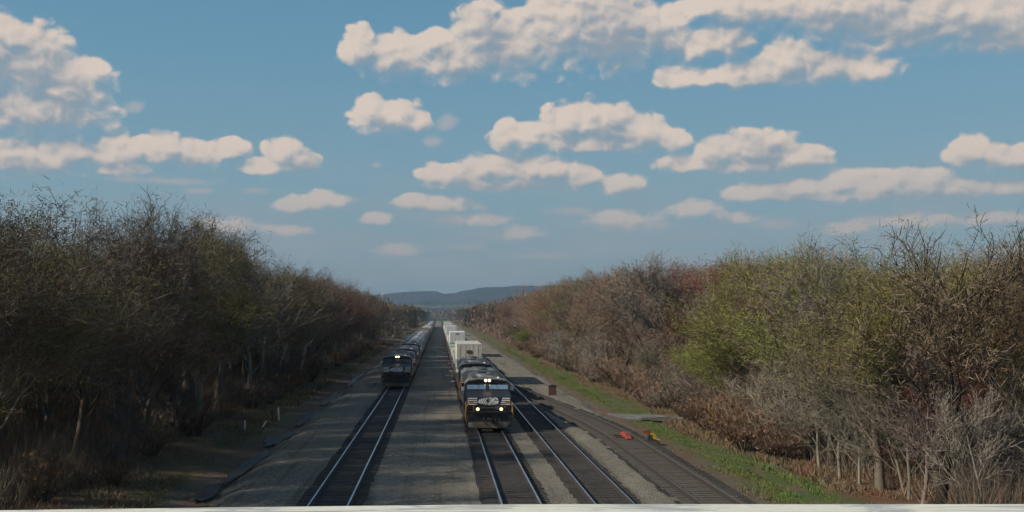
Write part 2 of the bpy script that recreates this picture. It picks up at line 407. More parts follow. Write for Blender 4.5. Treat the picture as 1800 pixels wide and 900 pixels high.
# ------------------------------------------------------------------ terrain
def vnoise(x, y, s=1.):
    return (math.sin(x * .31 * s + 1.3 * math.sin(y * .17 * s)) + math.sin(y * .23 * s + 1.7 * math.sin(x * .19 * s + 2))) * .5
PROFILE = [(-6000, 0), (-60, .2), (-30, -.1), (-20, -.45), (-14, -.6), (-12, -.75), (-10.3, -.85), (-9.6, -.8), (-9, -.5), (13.2, -.45), (14, -.5), (16, -.55), (20, -.45), (30, -.2), (60, 0), (6000, 0)]
def ground_z(x, y):
    z = np.interp(x, [p[0] for p in PROFILE], [p[1] for p in PROFILE])
    a = 0 if -9 < x < 13.2 else min(1, (max(-9 - x, x - 13.2)) / 6)
    return float(z + .14 * a * vnoise(x, y))
def build_ground():
    xs = sorted(set([-6000, -3000, -1200, -500, -200, -120, -80, -60] + list(np.arange(-50, 51, 1.)) + [-9.6, -10.3, 13.2, 60, 80, 120, 200, 500, 1200, 3000, 6000]))
    ys = [-900, -300, -100] + list(np.arange(-40, 260, 3.)) + list(np.arange(260, 600, 12)) + [650, 750, 900, 1200, 1600, 2200, 3000, 4000, 5200]
    mb = MB(); nx = len(xs)
    for y in ys:
        for x in xs: mb.v.append((float(x), float(y), ground_z(x, y)))
    for j in range(len(ys) - 1):
        for i in range(nx - 1):
            a = j * nx + i; mb.f.append((a, a + 1, a + nx + 1, a + nx)); mb.m.append(0)
    o = mb.build('ground', 'soil_ground', smooth=True); tag(o, kind='structure')
build_ground()
def sheet(name, xf0, xf1, z, y0, y1, dy, mat, ragged=.15, n=8, crown=0):
    mb = MB(); ys = np.arange(y0, y1 + .01, dy); rg = random.Random(name)
    for y in ys:
        a, b_ = xf0(y) + rg.uniform(-ragged, ragged), xf1(y) + rg.uniform(-ragged, ragged)
        for i in range(n + 1):
            x = a + (b_ - a) * i / n; mb.v.append((x, y, z + crown * (1 - (2 * i / n - 1) ** 2)))
    for j in range(len(ys) - 1):
        for i in range(n): q = j * (n + 1) + i; mb.f.append((q, q + 1, q + n + 2, q + n + 1)); mb.m.append(0)
    o = mb.build(name, mat); tag(o, kind='structure'); return o
# ballast plateau with sloping shoulders
mb = MB(); prof = [(-9.9, -.84), (-9.2, -.5), (-8.7, -.33), (-7, -.22), (11.9, -.22), (12.4, -.34), (12.8, -.5), (13.2, -.62)]
ys = list(np.arange(-60, 300, 2.)) + list(np.arange(300, 1260, 50.)); rg = random.Random(4)
for y in ys:
    jl, jr = rg.uniform(-.3, .3), rg.uniform(-.3, .3)
    for i, (x, z) in enumerate(prof): mb.v.append((x + (jl if i < 4 else jr), y, z + rg.uniform(-.012, .012)))
for j in range(len(ys) - 1):
    for i in range(7): q = j * 8 + i; mb.f.append((q, q + 1, q + 9, q + 8)); mb.m.append(0)
tag(mb.build('ballast_bed', 'ballast_grey'), kind='structure')

T1, T2, T3 = -4.25, 3.17, 6.77
def sidingx(y):
    t_ = min(1, max(0, (y - 66) / 60)); return 10.9 - (10.9 - T3) * (t_ * t_ * (3 - 2 * t_))
TRACKS = [('x', lambda y: T1, 1240), ('x', lambda y: T2, 1240), ('x', lambda y: T3, 1240), ('s', sidingx, 122)]
for k, (_, fx, yend) in enumerate(TRACKS):
    hl, hr = ((1.35, 1.25), (1.5, 1.02), (1.2, 1.25), (1.2, 1.2))[k]
    sheet('track_bed' if not k else 'track_bed.%03d' % k, lambda y: fx(y) - hl, lambda y: fx(y) + hr, -.205 if k < 3 else -.208, -40, min(yend, 1240), 2. if yend > 200 else 1.,
          'ballast_dark' if k < 3 else 'ballast_siding', .07, 6, .022 if k < 3 else 0)
sheet('siding_shoulder', lambda y: sidingx(y) - 1.5, lambda y: sidingx(y) + 1.75, -.212, -40, 112, 1., 'ballast_dark', .1, 6, 0)
def make_track(fx, yend, polished, label):
    root = empty('railway_track', (fx(0), 0, -.2)); tag(root, label, 'railway track', 'railway tracks')
    ys = [-40] + list(np.arange(-38, 130, 2.)) + ([150, 200, 300, 600, 1240] if yend > 200 else [])
    ys = [y for y in ys if y <= yend]
    for s in (-1, 1):
        mb = MB(); prof = [(-.07, .03), (-.07, .05), (-.015, .07), (-.015, .15), (-.037, .165), (-.037, .195), (.037, .195), (.037, .165), (.015, .15), (.015, .07), (.07, .05), (.07, .03)]
        n = len(prof)
        for y in ys:
            for px, pz in prof: mb.v.append((fx(y) - fx(0) + s * .755 + px, y, pz))
        for j in range(len(ys) - 1):
            for i in range(n):
                mb.f.append((j * n + i, j * n + (i + 1) % n, (j + 1) * n + (i + 1) % n, (j + 1) * n + i)); mb.m.append(1 if i == 5 else 0)
        mb.build('rail', ['rail_side', 'rail_polished'] if polished else ['rail_side', 'rail_rusty'], root)
    rg = random.Random(int(fx(0) * 10)); y = 43.; n = 0; mb = MB(); protos = []
    while y < min(yend, 260):
        dx = fx(y) - fx(0); j = rg.uniform(-.05, .05); wd = rg.uniform(.10, .125); zt = .026 + rg.uniform(-.012, .012)
        if n < 100:
            if n < 8: o = MB().box(-1.28, 1.28, -wd, wd, -.12, zt).build('sleeper', 'sleeper_wood' if polished else 'sleeper_weathered', root, bevel=.012); protos.append(o.data)
            else: o = bpy.data.objects.new('sleeper', protos[rg.randrange(8)]); COL.objects.link(o); o.parent = root
            o.location = (dx + j, y, 0); o.rotation_euler = (0, 0, rg.uniform(-.015, .015))
        else: mb.box(dx - 1.28 + j, dx + 1.28 + j, y - wd, y + wd, -.12, zt)
        y += .56; n += 1
    tag(mb.build('sleepers', 'sleeper_wood', root), kind='stuff')
make_track(TRACKS[0][1], 2200, True, 'leftmost track with two shiny rails, carrying the train with one lit headlight')
make_track(TRACKS[1][1], 2200, True, 'track under the double-stack container train, rails shiny with rusty webs')
make_track(TRACKS[2][1], 2200, True, 'empty shiny-railed main track just right of the container train')
make_track(TRACKS[3][1], 122, False, 'rusty siding track with weathered sleepers curving in to join the empty main track')

# puddles, pale gravel patch
def blob_sheet(name, cx, cy_, rx, ry, z, mat, seed, kind='structure', rot=0., n=40, zf=None):
    rg = random.Random(seed); ph = [rg.uniform(0, 6.28) for _ in range(5)]; mb = MB(); mb.v.append((cx, cy_, z))
    for k in range(n):
        a = 2 * math.pi * k / n; rr = 1 + .22 * math.sin(2 * a + ph[0]) + .16 * math.sin(3 * a + ph[1]) + .1 * math.sin(5 * a + ph[2]) + .06 * math.sin(9 * a + ph[3])
        x, y = rx * rr * math.cos(a), ry * rr * math.sin(a)
        mb.v.append((cx + x * math.cos(rot) - y * math.sin(rot), cy_ + x * math.sin(rot) + y * math.cos(rot), z))
    for k in range(n): mb.f.append((0, 1 + k, 1 + (k + 1) % n)); mb.m.append(0)
    o = mb.build(name, mat); tag(o, kind=kind); return o
for i, (x, y, rx, ry) in enumerate([(-10.2, 60, .5, 5), (-10.4, 73, .55, 4.5), (-10.2, 88, .4, 6), (-10.4, 51, .35, 3), (-10.2, 108, .45, 9), (-10.3, 140, .4, 12), (16.3, 83.5, 1.7, 1.4)]):
    blob_sheet('puddle_water', x, y, rx, ry, -.72 if x < 0 else -.44, 'water', i)
def draped(name, pts, w, mat, dz):
    mb = MB(); n = 8; rg = random.Random(name); P = []
    for a, b_ in zip(pts[:-1], pts[1:]):
        st = max(2, int(math.hypot(b_[0] - a[0], b_[1] - a[1]) / .7))
        for k in range(st): P.append((a[0] + (b_[0] - a[0]) * k / st, a[1] + (b_[1] - a[1]) * k / st))
    P.append(pts[-1])
    for j, p in enumerate(P):
        q0, q1 = P[max(0, j - 1)], P[min(len(P) - 1, j + 1)]; dx, dy = q1[0] - q0[0], q1[1] - q0[1]; L = math.hypot(dx, dy) or 1; nx, ny = -dy / L, dx / L
        ww = w * (1 + .25 * math.sin(j * .7) + rg.uniform(-.28, .28)) * min(1, .3 + j * .2, .3 + (len(P) - 1 - j) * .2)
        for i in range(n + 1):
            o_ = (i / n - .5) * ww; x, y = p[0] + nx * o_, p[1] + ny * o_; mb.v.append((x, y, ground_z(x, y) + dz - .14 * (2 * i / n - 1) ** 4))
    for j in range(len(P) - 1):
        for i in range(n): q = j * (n + 1) + i; mb.f.append((q, q + 1, q + n + 2, q + n + 1)); mb.m.append(0)
    return tag(mb.build(name, mat), kind='structure')
draped('gravel_path', [(13.5, 88), (15, 86.5), (17, 85), (19.0, 84.5)], 4.4, 'gravel_pale', .09)

# ------------------------------------------------------------------ the bridge the photograph is taken from
def make_bridge():
    root = empty('road_bridge', (0, 1.5, -.5)); tag(root, 'white concrete road bridge parapet running along the bottom edge of the view', 'bridge')
    O = Vector((0, 1.5, -.5))
    xs = [-45, -10, -3, -1.15, -.45, .1, .35, 1.0, 1.55, 4, 10, 45]
    def far(x):  # far edge of the coping: a slight kink in the old parapet
        return float(np.interp(x, [-45, -1.15, -.35, .2, 45], [2.915, 2.915, 2.975, 3.01, 3.012]))
    mb = MB(); top = 6.797; n = 6
    for x in xs:
        f = far(x)
        for (y, z) in ((2.45, top - .16), (2.45, top - .012), (2.47, top), (f - .015, top), (f, top - .015), (f, top - .16)): mb.v.append((x - O.x, y - O.y, z - O.z))
    for j in range(len(xs) - 1):
        for i in range(n): mb.f.append((j * n + i, j * n + (i + 1) % n, (j + 1) * n + (i + 1) % n, (j + 1) * n + i)); mb.m.append(0)
    mb.build('coping', 'concrete_white', root)
    MB().box(-45, 45, 2.55 - O.y, 2.88 - O.y, 5.6 - O.z, 6.64 - O.z).build('parapet_wall', 'concrete_white', root)
    MB().box(-45, 45, -7 - O.y, 3.0 - O.y, 4.9 - O.z, 5.595 - O.z).build('deck', 'concrete_white', root)
    MB().box(-45, 45, -6.9 - O.y, -6.5 - O.y, 5.6 - O.z, 6.6 - O.z).build('parapet_wall', 'concrete_white', root)
    for x in (-14, 17):
        MB().box(x - .6, x + .6, -6 - O.y, 2 - O.y, -.6, 4.895 - O.z).build('pier', 'concrete_white', root, bevel=.05)
    for s in (-1, 1):
        MB().prism([(s * 36, 4.89 - O.z), (s * 45, 4.89 - O.z), (s * 45, -.6), (s * 33, -.6)], -7.5 - O.y, 3.2 - O.y, 'y').build('abutment', 'concrete_white', root)
make_bridge()

# ------------------------------------------------------------------ rolling stock
def wheelset(mb, y, r=.37, w=.72):
    for s in (-1, 1):
        mb.cyl((s * (w - .06), y, r), (s * (w + .07), y, r), r, n=18); mb.cyl((s * (w + .07), y, r), (s * (w + .13), y, r), .13, n=10)
    mb.cyl((-w, y, r), (w, y, r), .08, n=8)
def bogie(root, yc, half, axles, frame='truck_steel'):
    mb = MB()
    for s in (-1, 1):
        mb.prism([(yc - half, .42), (yc - half * .85, .62), (yc + half * .85, .62), (yc + half, .42), (yc + half * .5, .25), (yc, .33), (yc - half * .5, .25)], s * 1.0 - .09, s * 1.0 + .09, 'x')
        for a in axles: mb.box(s * 1.12 - .07, s * 1.12 + .07, yc + a - .16, yc + a + .16, .26, .5); mb.cyl((s * 1.03, yc + a + .45, .5), (s * 1.03, yc + a + .45, .7), .1, n=8)
    mb.box(-.95, .95, yc - .25, yc + .25, .4, .72)
    o = mb.build('bogie', frame, root)
    for a in axles: w = MB(); wheelset(w, yc + a); w.build('wheelset', 'wheel_steel', o, smooth=False)
def emblem(root, y, sc=1.):
    mb = MB()
    e = .012
    def quad(p): mb.prism(p, y - e, y + e * .4, 'y')
    # rearing horse head with a streaming mane, drawn as slanted white strokes
    quad([(-.10, 1.50), (.12, 1.50), (.40, 1.86), (.30, 1.95), (.16, 1.90)])
    quad([(.02, 1.97), (.20, 1.97), (-.10, 1.66), (-.16, 1.74)])
    quad([(.30, 1.96), (.44, 1.98), (.58, 1.90), (.60, 1.82), (.48, 1.84)])
    for k, (x0, L) in enumerate([(-.25, .42), (-.38, .40), (-.51, .36), (-.62, .28), (-.70, .2)]):
        z0 = 1.50 + .035 * k
        quad([(x0 - .02, z0), (x0 + .085, z0), (x0 + .085 + L * .55, z0 + L * 1.05), (x0 - .02 + L * .55, z0 + L * 1.05)])
    for k in range(3): quad([(.20 + k * .13, 1.50 + .02 * k), (.30 + k * .13, 1.50 + .02 * k), (.45 + k * .1, 1.76), (.36 + k * .1, 1.78)])
    mb.build('horse_head_emblem', 'stripe_white', root)
def make_loco(root, lit=True, kind=0):
    L = 22.
    # running gear
    for yc in (4.6, L - 4.6): bogie(root, yc, 2.35, (-1.75, 0, 1.75))
    MB().prism([(-1.2, 1.0), (-1.35, .55), (-1.1, .22), (1.1, .22), (1.35, .55), (1.2, 1.0)], 8, 14, 'y').build('fuel_tank', 'loco_black', root, bevel=.04)
    mb = MB().box(-1.48, 1.48, .55, L - .5, .93, 1.13); mb.build('underframe', 'loco_black', root, bevel=.02)
    mb = MB()
    for s in (-1, 1): mb.box(s * 1.5 - .02, s * 1.5 + .015, 1.6, L - 1.4, .95, 1.06)
    mb.build('side_sill', 'sill_brown', root)
    # front end: pilot, steps, plough, coupler, anticlimber
    mb = MB().prism([(-1.42, .50), (-1.42, .62), (-1.0, 1.12), (1.0, 1.12), (1.42, .62), (1.42, .50), (.6, .42), (-.6, .42)], .42, .60, 'y')
    for s in (-1, 1):
        for k in range(3): mb.box(min(s * 1.02, s * 1.46), max(s * 1.02, s * 1.46), .45, .95 , .42 + k * .24, .46 + k * .24)
    mb.build('pilot', 'loco_black', root, bevel=.02)
    MB().prism([(-.05, .16), (.38, .16), (.42, .50), (.30, .50), (.12, .34)], -1.02, 1.02, 'x').add(
        [(1.02, -.05, .16), (1.34, .28, .2), (1.34, .42, .48), (1.02, .3, .5), (1.02, .38, .16)], [(0, 1, 2, 3), (0, 4, 1), (1, 4, 2), (3, 2, 4)]).add(
        [(-1.02, -.05, .16), (-1.34, .28, .2), (-1.34, .42, .48), (-1.02, .3, .5), (-1.02, .38, .16)], [(3, 2, 1, 0), (1, 4, 0), (2, 4, 1), (4, 2, 3)]).build('snow_plough', 'plow_tan', root)
    mb = MB().box(-.12, .12, -.30, .5, .58, .74); mb.box(-.2, .06, -.5, -.25, .55, .78); mb.box(.08, .2, -.42, -.2, .57, .76)
    mb.path([(-.35, .42, .75), (-.4, .1, .5), (-.35, -.2, .42)], .03); mb.path([(.35, .42, .75), (.4, .15, .45), (.35, -.15, .5)], .03); mb.path([(.6, .42, .8), (.62, .2, .5), (.55, 0, .46)], .025)
    mb.build('coupler', 'truck_steel', root, bevel=.015)
    MB().box(-1.05, 1.05, .22, .60, 1.06, 1.15).build('anticlimber', 'loco_black', root, bevel=.015)
    # short hood (nose)
    nw = 1.42 if kind == 0 else 1.36
    nose = MB().prism([(1.25, 1.14), (1.22, 1.98), (1.5, 2.06), (2.3, 2.24), (3.2, 2.34), (3.2, 1.14)], -nw, nw, 'x').build('nose', 'loco_black', root, bevel=.07)
    mb = MB().box(.4, .92, 1.19, 1.23, 1.2, 1.46); mb.build('nose_door', 'loco_roof', nose)
    emblem(root, 1.215)
    for s in (-1, 1):
        for k in range(4):
            a, b_ = s * (.74 + (.04 * k if s > 0 else 0)), s * 1.35; z = 1.51 + k * .125
            MB().box(min(a, b_), max(a, b_), 1.205, 1.225, z, z + .07).build('nose_stripe', 'stripe_white', root)
    # cab
    cabw = 1.5
    sec = [(-cabw, 1.14), (-cabw, 2.66), (-1.22, 2.93), (-.6, 3.03), (.6, 3.03), (1.22, 2.93), (cabw, 2.66), (cabw, 1.14)]
    mb = MB(); n = len(sec)
    for y, zt in ((3.05, 0), (3.28, 0), (5.9, 0)):
        for x, z in sec:
            if y == 3.05: z = min(z, 2.36); x = x * .97
            mb.v.append((x, y, z))
    # ring 0 has collapsed top: clean front by giving it its own simple outline
    mb = MB()
    front = [(-1.46, 1.14), (-1.46, 2.34), (1.46, 2.34), (1.46, 1.14)]
    mb.prism([(3.02, 1.14), (3.02, 2.33), (3.34, 2.74), (3.40, 2.80), (3.40, 1.14)], -1.47, 1.47, 'x')
    mb.prism(sec, 3.38, 5.9, 'y')
    cab = mb.build('cab', 'loco_black', root, bevel=.03)
    mb = MB().prism([(-1.50, 2.68), (-1.235, 2.945), (-.61, 3.05), (.61, 3.05), (1.235, 2.945), (1.50, 2.68), (1.22, 2.90), (.6, 3.0), (-.6, 3.0), (-1.22, 2.90)], 3.32, 5.88, 'y')
    mb.build('cab_roof', 'cab_roof' if kind == 0 else 'loco_roof', root)
    # windscreens lie on the raked front plane from (3.02,2.33) to (3.34,2.74)
    for s in (-1, 1):
        def pt(x, t_, o_=.012): return (x, 3.02 + .32 * t_ - o_ * .79, 2.33 + .41 * t_ + o_ * .61)
        a, b_ = s * .12, s * 1.33
        vs = [pt(a, .12), pt(b_, .12), pt(b_, .78), pt(a, .78), pt(a, .12, -.01), pt(b_, .12, -.01), pt(b_, .78, -.01), pt(a, .78, -.01)]
        MB().add(vs, [(0, 1, 2, 3), (7, 6, 5, 4), (0, 4, 5, 1), (1, 5, 6, 2), (2, 6, 7, 3), (3, 7, 4, 0)]).build('windscreen', 'glass' if kind == 0 else 'dark_glass', root)
        MB().path([pt(s * .7, .0, .03), pt(s * .55, .75, .03)], .012, 4).build('wiper', 'loco_black', root)
        for y0, y1 in ((3.75, 4.5), (4.65, 5.4)):
            MB().box(s * 1.505 - .008, s * 1.505 + .008, y0, y1, 2.2, 2.56).build('side_window', 'dark_glass', root)
        MB().box(s * 1.62 - .1, s * 1.62 + .1, 3.5, 3.54, 2.28, 2.52).box(s * 1.55 - .08, s * 1.55 + .08, 3.51, 3.53, 2.5, 2.53).build('mirror', 'stripe_white', root)
        MB().box(min(s * .35, s * .95), max(s * .35, s * .95), 3.30, 3.42, 2.79, 2.93).build('number_board', 'dark_glass', root, bevel=.01)
    hl = MB().box(-.24, .24, 3.22, 3.55, 2.86, 3.05).build('headlight_housing', 'loco_black', root, bevel=.03)
    for s in (-1, 1): MB().cyl((s * .12, 3.17, 2.95), (s * .12, 3.21, 2.95), .095, n=16).build('headlight', 'headlamp_lit', root)
    for s in (-1, 1):
        mb = MB().box(s * .74 - .14, s * .74 + .14, .30, .48, 1.15, 1.44); d = mb.build('ditch_light_housing', 'loco_black', root, bevel=.02)
        MB().cyl((s * .74, .27, 1.31), (s * .74, .305, 1.31), .10, n=16).build('ditch_light', 'headlamp_bright' if lit else 'dark_glass', root)
    # horns, antenna, air conditioner
    mb = MB().box(-.45, .45, 4.3, 5.3, 3.04, 3.14); mb.build('air_conditioner', 'fan_grey' if kind else 'cab_roof', root, bevel=.03)
    mb = MB()
    for k in range(3): mb.cyl((-.9 + k * .12, 4.4 - .12 * k, 3.12), (-.9 + k * .12, 4.9, 3.12), .055, .02, n=8)
    mb.box(-.98, -.6, 4.85, 4.9, 2.95, 3.1); mb.build('horn', 'fan_grey', root)
    mb = MB().cyl((.8, 4.6, 2.98), (.8, 4.6, 3.1), .13, .09, n=12); mb.build('antenna', 'stripe_white', root)
    # long hood with doors, dynamic brake, exhaust, radiators
    mb = MB().prism([(-.98, 1.14), (-.98, 2.66), (-.78, 2.84), (.78, 2.84), (.98, 2.66), (.98, 1.14)], 5.9, 21.2, 'y')
    hood = mb.build('long_hood', 'loco_roof', root, bevel=.03)
    mb = MB()
    for s in (-1, 1):
        y = 6.3
        while y < 20.6: mb.box(s * .99 - .012, s * .99 + .012, y, y + .6, 1.25, 2.55); y += .72
    mb.build('hood_door', 'loco_black', hood)
    mb = MB().prism([(-1.40, 2.25), (-1.45, 2.72), (-1.1, 2.98), (1.1, 2.98), (1.45, 2.72), (1.40, 2.25), (.96, 2.1), (-.96, 2.1)], 15.8, 20.4, 'y'); rad = mb.build('radiator', 'fan_grey', root, bevel=.03)
    mb = MB()
    for k in range(3): mb.cyl((0, 16.7 + k * 1.45, 2.97), (0, 16.7 + k * 1.45, 3.07), .6, .56, n=20)
    mb.build('cooling_fan', 'loco_roof', rad)
    mb = MB().prism([(-1.12, 2.35), (-1.12, 2.80), (-.85, 2.97), (.85, 2.97), (1.12, 2.80), (1.12, 2.35)], 7.0, 10.6, 'y'); db = mb.build('dynamic_brake', 'loco_roof', root, bevel=.03)
    mb = MB()
    for k in range(2): mb.cyl((0, 7.9 + k * 1.7, 2.96), (0, 7.9 + k * 1.7, 3.05), .62, .58, n=20)
    for k in range(7): mb.box(-1.0, 1.0, 7.15 + k * .48, 7.2 + k * .48, 2.985, 3.0)
    mb.build('brake_fan', 'fan_grey', db)
    MB().box(-.32, .32, 12.2, 13.1, 2.82, 3.04).build('exhaust_stack', 'soot', root, bevel=.04)
    mb = MB()
    for y0, y1, x in ((11.0, 11.8, .5), (13.5, 15.2, .6), (6.1, 6.8, .6)): mb.box(-x, x, y0, y1, 2.83, 2.9)
    mb.build('roof_hatch', 'fan_grey', hood)
    # hand rails
    for s in (-1, 1):
        mb = MB().path([(s * 1.44, .55, .5), (s * 1.50, .5, .9), (s * 1.46, .5, 1.45), (s * 1.25, .5, 1.72), (s * 1.0, .5, 1.74)], .032, 6)
        mb.path([(s * 1.46, 1.0, .5), (s * 1.48, 1.0, 1.5), (s * 1.46, 1.4, 1.72)], .03, 6); mb.path([(s * 1.0, .5, 1.74), (s * .98, .5, 1.15)], .02, 6)
        mb.build('front_handrail', 'rail_yellow' if kind == 0 else 'sill_orange', root)
        mb = MB().path([(s * 1.44, 6.1, 1.72), (s * 1.44, 20.8, 1.72)], .018, 5)
        for k in range(9): mb.path([(s * 1.44, 6.1 + k * 1.83, 1.12), (s * 1.44, 6.1 + k * 1.83, 1.72)], .015, 4)
        mb.build('side_handrail', 'fan_grey', root)
        mb = MB().path([(s * 1.46, L - .8, .5), (s * 1.48, L - .8, 1.5), (s * 1.2, L - .8, 1.74)], .025, 5); mb.build('rear_handrail', 'sill_orange', root)
    MB().box(-.12, .12, L - .5, L + .3, .58, .74).build('rear_coupler', 'truck_steel', root)
    mb = MB().path([(-.95, .46, 1.62), (.95, .46, 1.62)], .016, 5).path([(-.95, .46, 1.40), (.95, .46, 1.40)], .012, 5); mb.build('front_chain', 'fan_grey', root)

def loco(x, y, label, lit, kind, group):
    r = empty('locomotive', (x, y, 0)); tag(r, label, 'locomotive', group); make_loco(r, lit, kind); return r
lead2 = loco(T2, 71, 'black lead locomotive of the container train with lit ditch lights and white striped nose', True, 0, 'locomotives of the container train')
sec2 = loco(T2, 94.2, 'second black locomotive between the lead one and the first cream container', False, 1, 'locomotives of the container train')
lead1 = loco(T1, 112, 'black lead locomotive of the left train with only its roof headlight lit', False, 1, 'locomotives of the left train')
c = copy_tree(lead1); c.location.y = 135.2; c['label'] = 'black locomotive coupled directly behind the lead one of the left train'
c = copy_tree(lead1); c.location.y = 158.4; c['label'] = 'third black locomotive of the left train, ahead of its freight cars'
# trailing engines carry no burning lamps
for r_ in [sec2] + [o for o in bpy.data.objects if o.name.startswith('locomotive') and o.location.y > 130]:
    for ch in r_.children:
        if ch.name.startswith('headlight') and 'housing' not in ch.name:
            ch.data = ch.data.copy(); ch.data.materials[0] = MAT['dark_glass']

# containers and well wagons
def container_outline(w, L):
    pts = []; hw = w / 2; y = .25; n = int((L - .5) / .14)
    right = [(hw, 0), (hw, .2)]
    for k in range(n):
        o_ = hw if k % 2 else hw - .045; right += [(o_, .25 + k * .14 + .02), (o_, .25 + k * .14 + .12)]
    right += [(hw, L - .2), (hw, L)]
    return right + [(-x, y) for x, y in right[::-1]]
def make_container(L, h, mat, mark):
    r = empty('shipping_container', (0, 0, 0))
    MB().prism(container_outline(2.56, L), .06, h - .05, 'z').build('body', mat, r)
    MB().box(-1.24, 1.24, .03, L - .03, h - .05, h - .02).build('roof', mat, r)
    fr = MB()
    for y in (0, L - .16):
        for s in (-1, 1): fr.box(s * 1.29 - .1 if s > 0 else -1.30, 1.30 if s > 0 else -1.19, y - .028 if y < 1 else y, y + .165, 0, h)
        fr.box(-1.19, 1.19, y - .026 if y < 1 else y, y + .12, h - .12, h - .01); fr.box(-1.19, 1.19, y - .026 if y < 1 else y, y + .12, 0, .12)
    for s in (-1, 1): fr.box(min(s * 1.25, s * 1.305), max(s * 1.25, s * 1.305), .17, L - .17, h - .09, h); fr.box(min(s * 1.25, s * 1.305), max(s * 1.25, s * 1.305), .17, L - .17, 0, .1)
    fr.build('frame', mat, r)
    d = MB()
    for s in (-1, 1): d.box(min(s * .02, s * 1.17), max(s * .02, s * 1.17), -.03, -.002, .13, h - .13)
    door = d.build('door', mat, r)
    b_ = MB()
    for x in (-.95, -.38, .38, .95): b_.cyl((x, -.036, .1), (x, -.036, h - .08), .014, n=6)
    b_.build('lock_bar', 'box_bars', door)
    if mark:
        mm = MB(); zc = h * .55
        if mark == 'mark_brown':
            for k in range(5):
                a = k * math.pi / 5; dx, dz = math.cos(a) * .3, math.sin(a) * .22
                mm.prism([(-dx - dz * .2, zc - dz + dx * .2), (-dx + dz * .2, zc - dz - dx * .2), (dx + dz * .2, zc + dz - dx * .2), (dx - dz * .2, zc + dz + dx * .2)], -.075 - k * .002, -.035, 'y')
        else: mm.box(-.22, .22, -.075, -.035, h - .42, h - .2)
        mm.build('door_emblem', mark, door)
    return r
def make_well(L):
    r = empty('well_wagon', (0, 0, 0))
    for yc in (1.3, L - 1.3): bogie(r, yc, 1.35, (-.9, .9))
    mb = MB()
    for s in (-1, 1):
        a, b_ = s * 1.34, s * 1.5; mb.prism([(1.9, 1.0), (2.9, .98), (2.9, .3), (L - 2.9, .3), (L - 2.9, .98), (L - 1.9, 1.0), (L - 1.9, 1.14), (1.9, 1.14)], min(a, b_), max(a, b_), 'x')
    mb.box(-1.34, 1.34, 2.9, L - 2.9, .28, .36); mb.build('well_body', 'car_brown', r)
    mb = MB()
    for y0, y1 in ((.1, 2.2), (L - 2.2, L - .1)): mb.box(-1.35, 1.35, y0, y1, .72, .92)
    mb.build('end_platform', 'car_brown', r)
    mb = MB().box(-.1, .1, -.35, .2, .58, .72).box(-.1, .1, L - .2, L + .35, .58, .72); mb.build('coupler', 'truck_steel', r)
    return r
ORD = ['first', 'second', 'third', 'fourth', 'fifth', 'sixth', 'seventh', 'eighth', 'ninth', 'tenth', 'eleventh', 'twelfth', 'thirteenth', 'fourteenth', 'fifteenth',
       'sixteenth', 'seventeenth', 'eighteenth', 'nineteenth', 'twentieth', 'twenty-first', 'twenty-second', 'twenty-third', 'twenty-fourth', 'twenty-fifth', 'twenty-sixth', 'twenty-seventh', 'twenty-eighth', 'twenty-ninth', 'thirtieth']
WL = 19.; CL = 14.2; CH = 1.88
plan = [('cream', 'grey'), ('grey', None), ('cream', None), ('green', None), ('white', 'green'), ('green', None), ('cream', None), ('white', None), ('green', None), ('white', 'cream'), ('green', None), ('white', None),
        ('grey', None), ('white', None), ('white', 'cream'), ('green', None), ('white', None), ('cream', 'white'), ('white', None), ('green', 'white'), ('white', None)]
cproto = {}; wproto = None; y = 116.9
CG = {'cream': 'weathered cream', 'white': 'white', 'green': 'pale green', 'grey': 'grey'}
for i, (a, b_) in enumerate(plan):
    if wproto is None: wproto = w_ = make_well(WL)
    else: w_ = copy_tree(wproto)
    w_.location = (T2, y, 0); tag(w_, 'brown well wagon, %s behind the container train\'s locomotives' % ORD[i], 'rail wagon', 'well wagons of the container train')
    # single loads ride low, stacked ones show above the rest
    load = [(a, .37)] if b_ is None else [(b_, .37), (a, .37 + CH + .03)]
    for lv, (cn, z) in enumerate(load):
        upper = lv == 1
        mk = ('mark_brown' if i == 0 else 'mark_red') if upper and i in (0, 4) else None
        key = (cn, mk)
        if key not in cproto: cproto[key] = o = make_container(CL, CH, 'box_' + cn, mk)
        else: o = copy_tree(cproto[key])
        o.location = (T2, y + (WL - CL) / 2, z)
        pos = 'on top' if upper else ('below another container' if b_ else 'riding alone')
        extra = ' with a brown emblem on its end' if (upper and i == 0) else ' with a small red mark' if mk else ''
        tag(o, '%s container%s, %s on the %s wagon' % (CG[cn], extra, pos, ORD[i]), 'container', 'containers on the right train')
    y += WL + .35

